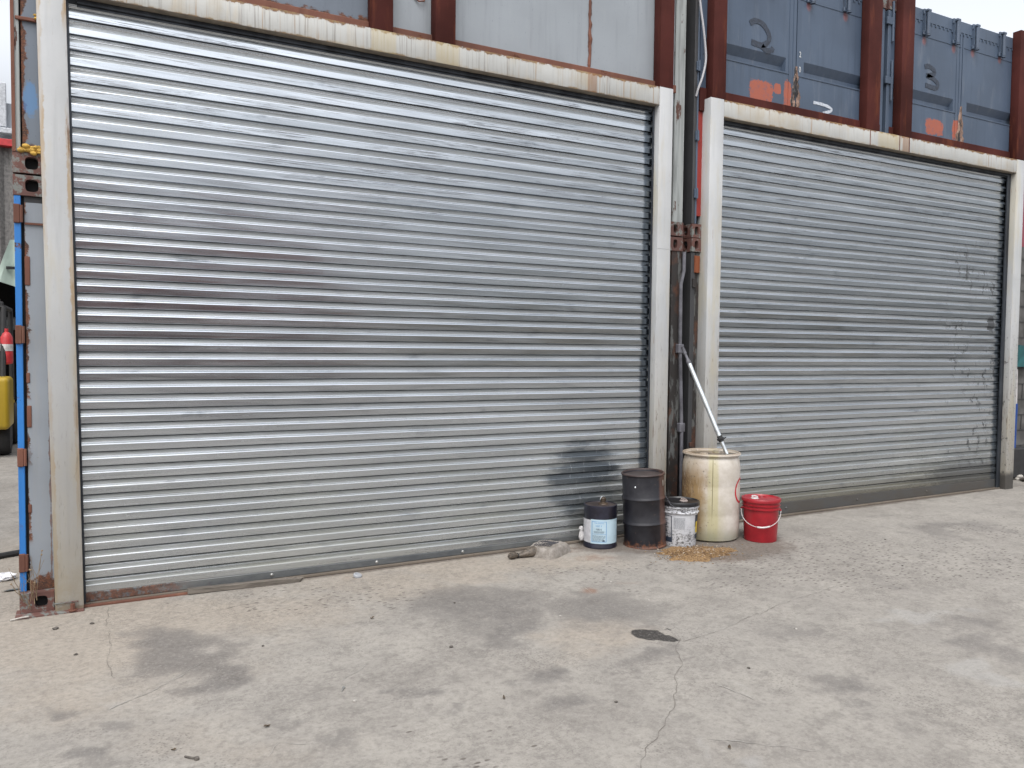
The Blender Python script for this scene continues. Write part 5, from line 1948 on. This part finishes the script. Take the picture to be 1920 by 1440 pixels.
bm = bmn()
lathe(bm, [(.030, 0), (.030, .012), (.027, .015), (.020, .015), (.019, .010), (.004, .010)], 22)
o = obj('bottle_cap', bm, plain('grey_plastic_cap', (.30, .31, .33), .4), None, smooth=True)
o.location = (1.627, -.075, gz(1.6) + .006)
o.rotation_euler = (R_(14), R_(10), 0)
tag(o, 'grey round cap on the concrete in front of the left shutter', 'cap')
bm = bmn()
tube(bm, [(0, 0, .005), (.05, 0, .005)], .0042, 8)
lathe(bm, [(.010, -.004), (.010, .006)], 6, (.055, 0, .005))
o = obj('bolt', bm, M_stone, None)
o.location = (.31, -2.15, gz(.3))
o.rotation_euler = (0, 0, R_(-45))
tag(o, 'small dark bolt lying on the concrete at the bottom left', 'bolt')
bm = bmn()
tube(bm, [(0, 0, .004), (.032, 0, .006)], .0028, 8)
lathe(bm, [(.007, -.002), (.007, .004)], 8, (.034, 0, .005))
o = obj('screw', bm, M_boltm, None)
o.location = (1.017, -1.843, gz(1))
o.rotation_euler = (0, 0, R_(60))
tag(o, 'small bright screw lying on the concrete', 'screw')


def leaf(x, y, s, rz, mat, lab, name='dead_leaf', cat='leaf'):
    bm = bmn()
    pts = [(-1, 0), (-.5, .35), (0, .5), (.5, .3), (1.2, 0), (.5, -.35), (0, -.45), (-.5, -.3)]
    c = bm.verts.new((0, 0, .004))
    v = [bm.verts.new((a_ * s, b_ * s, .002 + .012 * random.random())) for a_, b_ in pts]
    for k in range(8):
        bm.faces.new((c, v[k], v[(k + 1) % 8]))
    r = bmesh.ops.extrude_face_region(bm, geom=list(bm.faces))
    for q in r['geom']:
        if isinstance(q, bmesh.types.BMVert):
            q.co.z += .0012
    o_ = obj(name, bm, mat, None)
    o_.location = (x, y, gz(x))
    o_.rotation_euler = (0, 0, rz)
    tag(o_, lab, cat)


M_leaf = plain('dead_leaf', (.08, .06, .04), .8)
leaf(.64, -2.042, .017, .5, M_leaf, 'curled dark dead leaf near the bottom left of the yard')
leaf(.275, -2.078, .010, .2, M_leaf, 'small dark leaf scrap just left of the dropped bolt')
leaf(1.652, -2.25, .013, 1.2, M_leaf, 'dark leaf scrap near the bottom middle of the yard')
leaf(2.744 - .5, -3.466 + .4, .012, 1.2, M_leaf, 'dark leaf scrap near the bottom of the long crack')
leaf(1.45, -.95, .014, .2, M_leaf, 'dark leaf scrap on the pale concrete below the sack')
leaf(-.469, .628, .055, .3, plain('grey_scrap', (.10, .11, .11), .7), 'flat dark grey rubber scrap left of the blue corner post', 'rubber_scrap', 'scrap')
# tattered litter beside the left post
bm = bmn()
rr = random.Random(3)
bmesh.ops.create_icosphere(bm, subdivisions=3, radius=.05)
for v in bm.verts:
    v.co = Vector((v.co.x * 1.3, v.co.y, v.co.z * .5)) * (1 + rr.uniform(-.3, .3))
o = obj('plastic_wrapper', bm, plain('clear_white_plastic', (.7, .7, .72), .3, var=.15, scale=50), None)
o.location = (-.53, .93, .02)
tag(o, 'crumpled whitish plastic wrapper on the ground at the left edge', 'wrapper')
bm = bmn()
tube(bm, [(-3.2, .70, .018), (-1.2, 1.40, .016), (-.607, 1.578, .02), (-.43, 1.66, .02)], .022, 8)
tag(obj('black_hose', bm, M_rubber, None, smooth=True), 'thick black hose on the ground running behind the blue corner post', 'hose')
bm = bmn()
tube(bm, [(-.42, -.055, .006), (-.36, -.045, .012), (-.33, -.05, .014)], .005, 6)
tag(obj('cigarette_end', bm, M_palestone, None, smooth=True), 'pale cigarette end below the rusty casting at the left', 'cigarette end')
# dry weed growing at the left post foot
bm = bmn()
rr = random.Random(21)
for k in range(11):
    x, y, z = -.33 + rr.uniform(-.04, .04), .02, .06 + rr.uniform(-.03, .08)
    dx, dz = rr.uniform(-.8, .55), rr.uniform(.5, 1.0)
    pts = []
    L_ = rr.uniform(.15, .42)
    for i in range(7):
        f = i / 6
        pts.append((x + dx * L_ * f * .5, y - .05 * f + rr.uniform(-.01, .01), z + dz * L_ * f + rr.uniform(-.01, .01)))
    tube(bm, pts, [.0022 * (1 - .6 * i / 6) for i in range(7)], 5)
    if rr.random() < .6:
        bmesh.ops.create_icosphere(bm, subdivisions=1, radius=.006, matrix=Matrix.Translation(pts[-1]))
    q = pts[3]
    tube(bm, [q, (q[0] + rr.uniform(-.06, .06), q[1] - .02, q[2] + .07)], .0012, 4)
tag(obj('dry_weed', bm, plain('dry_stalk', (.22, .16, .10), .9), None), 'thin dry weed stalks at the foot of the blue corner post', 'weed')

# ------------------------------------------------------------------ left background: yard beyond the corner
M_cladding = plain('grey_cladding', (.15, .145, .14), .8, var=.3, scale=18, bump=.5)
M_redfascia = plain('red_fascia', (.45, .03, .035), .5)
M_darkin = plain('dark_interior', (.018, .018, .02), .9)
t = thing('warehouse', 'grey ribbed warehouse wall with a red roof edge beyond the left corner', 'warehouse', (-8, 14, 0))
bm = bmn()
corrugated(bm, 'x', -18, 2.5, 14.0, 3.17, 5.60, .09, .30, -1)
obj('wall', bm, M_cladding, t, world=True)
bm = bmn()
box(bm, -18, 2.6, 13.80, 14.3, 5.60, 5.74, .01)
obj('roof_edge', bm, M_redfascia, t, world=True)
bm = bmn()
box(bm, -18, 2.5, 14.1, 24, 5.50, 5.595)
obj('roof', bm, M_darkin, t, world=True)
bm = bmn()
box(bm, -18, 2.5, 21, 21.2, 0, 5.5)
box(bm, 2.3, 2.5, 14.1, 21, 0, 5.5)
obj('back_wall', bm, M_darkin, t, world=True)
bm = bmn()
for x in (-14, -9, -4.6, .6):
    box(bm, x, x + .3, 14.0, 14.3, 0, 3.2)
obj('column', bm, M_darkin, t, world=True)
bm = bmn()
box(bm, -6, .5, 17.0, 17.4, 1.95, 2.25, .02)
for k in range(20):
    box(bm, -6 + k * .32, -5.86 + k * .32, 16.95, 17.0, 2.0, 2.2)
obj('crossbeam', bm, plain('grey_beam', (.20, .21, .22), .6), t, world=True)
M_bldg = plain('grey_roof_plant', (.28, .30, .33), .6, var=.15, scale=1)
t = thing('rooftop_plant', 'grey industrial rooftop housing rising behind the red roof edge at far left', 'building', (-3.2, 30, 0))
bm = bmn()
box(bm, -6.5, -2.45, 30, 34, 0, 10.55, .02)
obj('housing', bm, M_bldg, t, world=True)
bm = bmn()
box(bm, -2.82, -2.62, 29.7, 29.95, 9.6, 11.2, .02)
box(bm, -2.44, -2.20, 30.1, 33, 0, 10.0, .02)
box(bm, -3.0, -2.3, 29.6, 29.9, 9.35, 9.55, .02)
obj('duct', bm, plain('pale_duct', (.45, .47, .50), .5), t, world=True)

# forklift
M_yel = painted('forklift_yellow', (.40, .27, .02), .3, .3, .25, stain=(.30, .20, .03), stain_amt=.4, rough=.4)
t = thing('forklift', 'yellow forklift with black tyres and fire extinguisher, parked beyond the blue corner post', 'forklift', (-1.62, 8.6, gz(-1.6)))
bm = bmn()
box(bm, -2.25, -1.0, 7.75, 8.5, .40, 1.13, .06, seg=3)
box(bm, -2.15, -1.1, 8.5, 10.1, .35, .78, .04, seg=2)
obj('body', bm, M_yel, t, smooth=True, world=True)
bm = bmn()
for x in (-2.15, -1.12):
    tube(bm, [(x, 8.35, 1.1), (x, 8.65, 2.15)], .035, 8)
    tube(bm, [(x, 9.9, .7), (x, 9.75, 2.15)], .035, 8)
    tube(bm, [(x, 8.65, 2.15), (x, 9.75, 2.15)], .035, 8)
for k in range(6):
    tube(bm, [(-2.15, 8.65 + .22 * k, 2.15), (-1.12, 8.65 + .22 * k, 2.15)], .022, 6)
obj('overhead_guard', bm, M_rubber, t, world=True)
bm = bmn()
box(bm, -2.02, -1.35, 8.5, 9.1, .78, .98, .05, seg=2)
box(bm, -2.02, -1.35, 8.42, 8.55, .95, 1.5, .05, seg=2)
obj('seat', bm, M_darkgrey, t, smooth=True, world=True)
for (x, y, r_, wd) in ((-2.12, 8.25, .26, .22), (-1.13, 8.25, .26, .22), (-2.1, 9.75, .33, .26), (-1.15, 9.75, .33, .26)):
    bm = bmn()
    lathe(bm, [(r_ * .55, -wd / 2), (r_ * .9, -wd / 2), (r_, -wd / 2 + .04), (r_, wd / 2 - .04), (r_ * .9, wd / 2), (r_ * .55, wd / 2)], 28)
    bmesh.ops.rotate(bm, verts=bm.verts, matrix=Matrix.Rotation(R_(90), 3, 'Y'))
    bmesh.ops.translate(bm, verts=bm.verts, vec=(x, y, r_ - .005))
    wh = obj('wheel', bm, M_rubber, t, smooth=True, world=True)
bm = bmn()
for x in (-1.95, -1.3):
    box(bm, x - .05, x + .05, 10.2, 10.3, .1, 2.3, .01)
for z in (.5, 1.4, 2.25):
    box(bm, -1.95, -1.3, 10.3, 10.34, z, z + .1)
obj('mast', bm, M_rubber, t, world=True)
bm = bmn()
for x in (-1.85, -1.42):
    box(bm, x - .06, x + .06, 10.35, 11.4, .08, .12, .01)
obj('fork', bm, M_rubber, t, world=True)
bm = bmn()
lathe(bm, [(.03, 0), (.075, .015), (.08, .05), (.08, .40), (.05, .46), (.025, .48), (.025, .53)], 20, (-1.08, 8.52, 1.30))
ex = obj('fire_extinguisher', bm, M_redfascia, t, smooth=True, world=True)
bm = bmn()
lathe(bm, [(.082, 0), (.082, .10)], 20, (.54, -.08, .0))
lathe(bm, [(.082, 0), (.082, .10)], 20, (.54, -.08, .0))
bm.free()
bm = bmn()
lathe(bm, [(.082, 1.50), (.082, 1.60)], 20, (-1.08 + 1.62, 8.52 - 8.6, -gz(-1.6)), False, False)
obj('white_label', bm, M_whp, ex)
# pale hanging sheet
bm = bmn()
v = [bm.verts.new(c) for c in ((-1.17, 8.0, 2.50), (-.86, 8.03, 2.40), (-.80, 8.02, 3.10), (-.98, 8.0, 3.08))]
bm.faces.new(v)
bmesh.ops.subdivide_edges(bm, edges=list(bm.edges), cuts=4, use_grid_fill=True)
for q in bm.verts:
    q.co.y += .03 * math.sin(q.co.x * 25)
r = bmesh.ops.extrude_face_region(bm, geom=list(bm.faces))
for q in r['geom']:
    if isinstance(q, bmesh.types.BMVert):
        q.co.y += .01
o = obj('hanging_sheet', bm, plain('pale_green_sheet', (.42, .52, .46), .5, var=.06, scale=3), None, smooth=True)
tag(o, 'pale green sheet tied at a slant to a thin pole beyond the blue corner post', 'sheet')
pb_ = bmn()
tube(pb_, [(-.83, 8.06, -.01), (-.83, 8.06, 3.14)], .016, 8)
obj('pole', pb_, M_darkgrey, o)
o2 = bmn()
box(o2, -1.03, -.90, 7.965, 7.985, 2.66, 2.70)
obj('dark_slot', o2, M_darkin, o)

# ------------------------------------------------------------------ right edge: neighbouring wall, broom, rubble
M_block = plain('dark_block_wall', (.085, .083, .080), .9, var=.35, scale=5, bump=.5)
t = thing('block_wall', 'dark grey grimy block wall beyond the far right white post', 'wall', (12.6, .62, gz(9)))
bm = bmn()
box(bm, 9.64, 16, .52, .72, 0, 2.95)
obj('wall', bm, M_block, t, world=True)
bm = bmn()
for k in range(15):
    box(bm, 9.65, 16, .512, .519, .195 * k + .06, .195 * k + .068)
for k in range(14):
    for j in range(16):
        xx = 9.85 + j * .4 + (.2 if k % 2 else 0)
        if xx < 15.9:
            box(bm, xx, xx + .008, .512, .5188, .195 * k + .068, .195 * k + .255)
obj('mortar', bm, M_darkgrey, t, world=True)
t = thing('shipping_container', 'purple red container showing as a sliver above the dark block wall at the right edge', 'shipping container', (12.7, .9, 2.96))
bm = bmn()
corrugated(bm, 'x', 9.66, 16, .56, 2.96, 3.90, .04, .28, 1)
box(bm, 9.66, 16, .62, 3, 2.955, 3.88)
obj('body', bm, painted('purple_red_paint', (.22, .05, .07), .4, .4, .3, rough=.5), t, world=True)
bm = bmn()
box(bm, 9.66, 16, .54, .62, 3.90, 3.96)
obj('top_rail', bm, M_darkgrey, t, world=True)
t = thing('push_broom', 'blue and white broom standing against the dark wall at the right edge', 'broom', (10.15, .42, gz(10)))
bm = bmn()
tube(bm, [(10.03, .36, 1.42), (10.06, .37, 1.0)], .022, 8)
obj('white_grip', bm, M_whp, t, smooth=True, world=True)
bm = bmn()
tube(bm, [(10.06, .37, 1.0), (10.10, .40, .45)], .03, 8)
obj('handle', bm, plain('blue_plastic', (.012, .06, .26), .4), t, smooth=True, world=True)
bm = bmn()
box(bm, 10.0, 10.4, .34, .46, gz(10) + .02, .45, .02)
obj('head', bm, M_rubber, t, world=True)
bm = bmn()
v = [bm.verts.new(c) for c in ((10.08, .42, 1.45), (10.16, .40, 1.72), (10.5, .44, 1.70), (10.5, .42, 1.45))]
bm.faces.new(v)
r = bmesh.ops.extrude_face_region(bm, geom=list(bm.faces))
for q in r['geom']:
    if isinstance(q, bmesh.types.BMVert):
        q.co.y += .02
tag(obj('teal_tarp', bm, plain('teal_fabric', (.012, .09, .095), .7), None), 'folded teal tarp hanging on the dark wall at the right edge', 'tarp')
rr = random.Random(33)
first = plain('rubble_stone', (.09, .08, .07), .9, var=.4, scale=30)
for k in range(9):
    x, y = 9.62 + rr.uniform(-.16, .9), -.12 + rr.uniform(-.12, .55)
    s = rr.uniform(.03, .06)
    if -.02 < y < .17 and x < 9.70:
        y = -.08
    pebble(x, y, s, M_palestone if rr.random() < .25 else first, 'lump of broken rubble lying by the foot of the far right post', 'rubble_lump', .65, 'rubble', 'rubble lumps at the far right post')

# ------------------------------------------------------------------ across the yard, behind the viewer (seen in the shutters' sheen)
M_tanwall = plain('dusty_pink_wall', (.30, .165, .15), .85, var=.12, scale=.6)
M_tan2 = plain('tan_wall', (.30, .26, .20), .85, var=.12, scale=.6)
t = thing('warehouse', 'long low pink brown warehouse across the yard, mirrored dimly in the shutters', 'warehouse', (-8, -42, 0))
bm = bmn()
box(bm, -45, 13, -50, -40, 0, 8.2)
obj('wall', bm, M_tanwall, t, world=True)
bm = bmn()
for k in range(9):
    box(bm, -40 + k * 6, -36.5 + k * 6, -40.06, -39.99, .02, 3.6)
obj('loading_door', bm, M_darkgrey, t, world=True)
bm = bmn()
box(bm, -45.2, 13.2, -50.2, -39.8, 8.2, 8.5)
obj('roof', bm, M_darkin, t, world=True)
t = thing('warehouse', 'low tan shed across the yard to the right, mirrored dimly in the shutters', 'warehouse', (34, -42, 0))
bm = bmn()
box(bm, 17, 60, -52, -42, 0, 4.6)
obj('wall', bm, M_tan2, t, world=True)
bm = bmn()
box(bm, 16.8, 60.2, -52.2, -41.8, 4.6, 4.85)
obj('roof', bm, M_darkgrey, t, world=True)
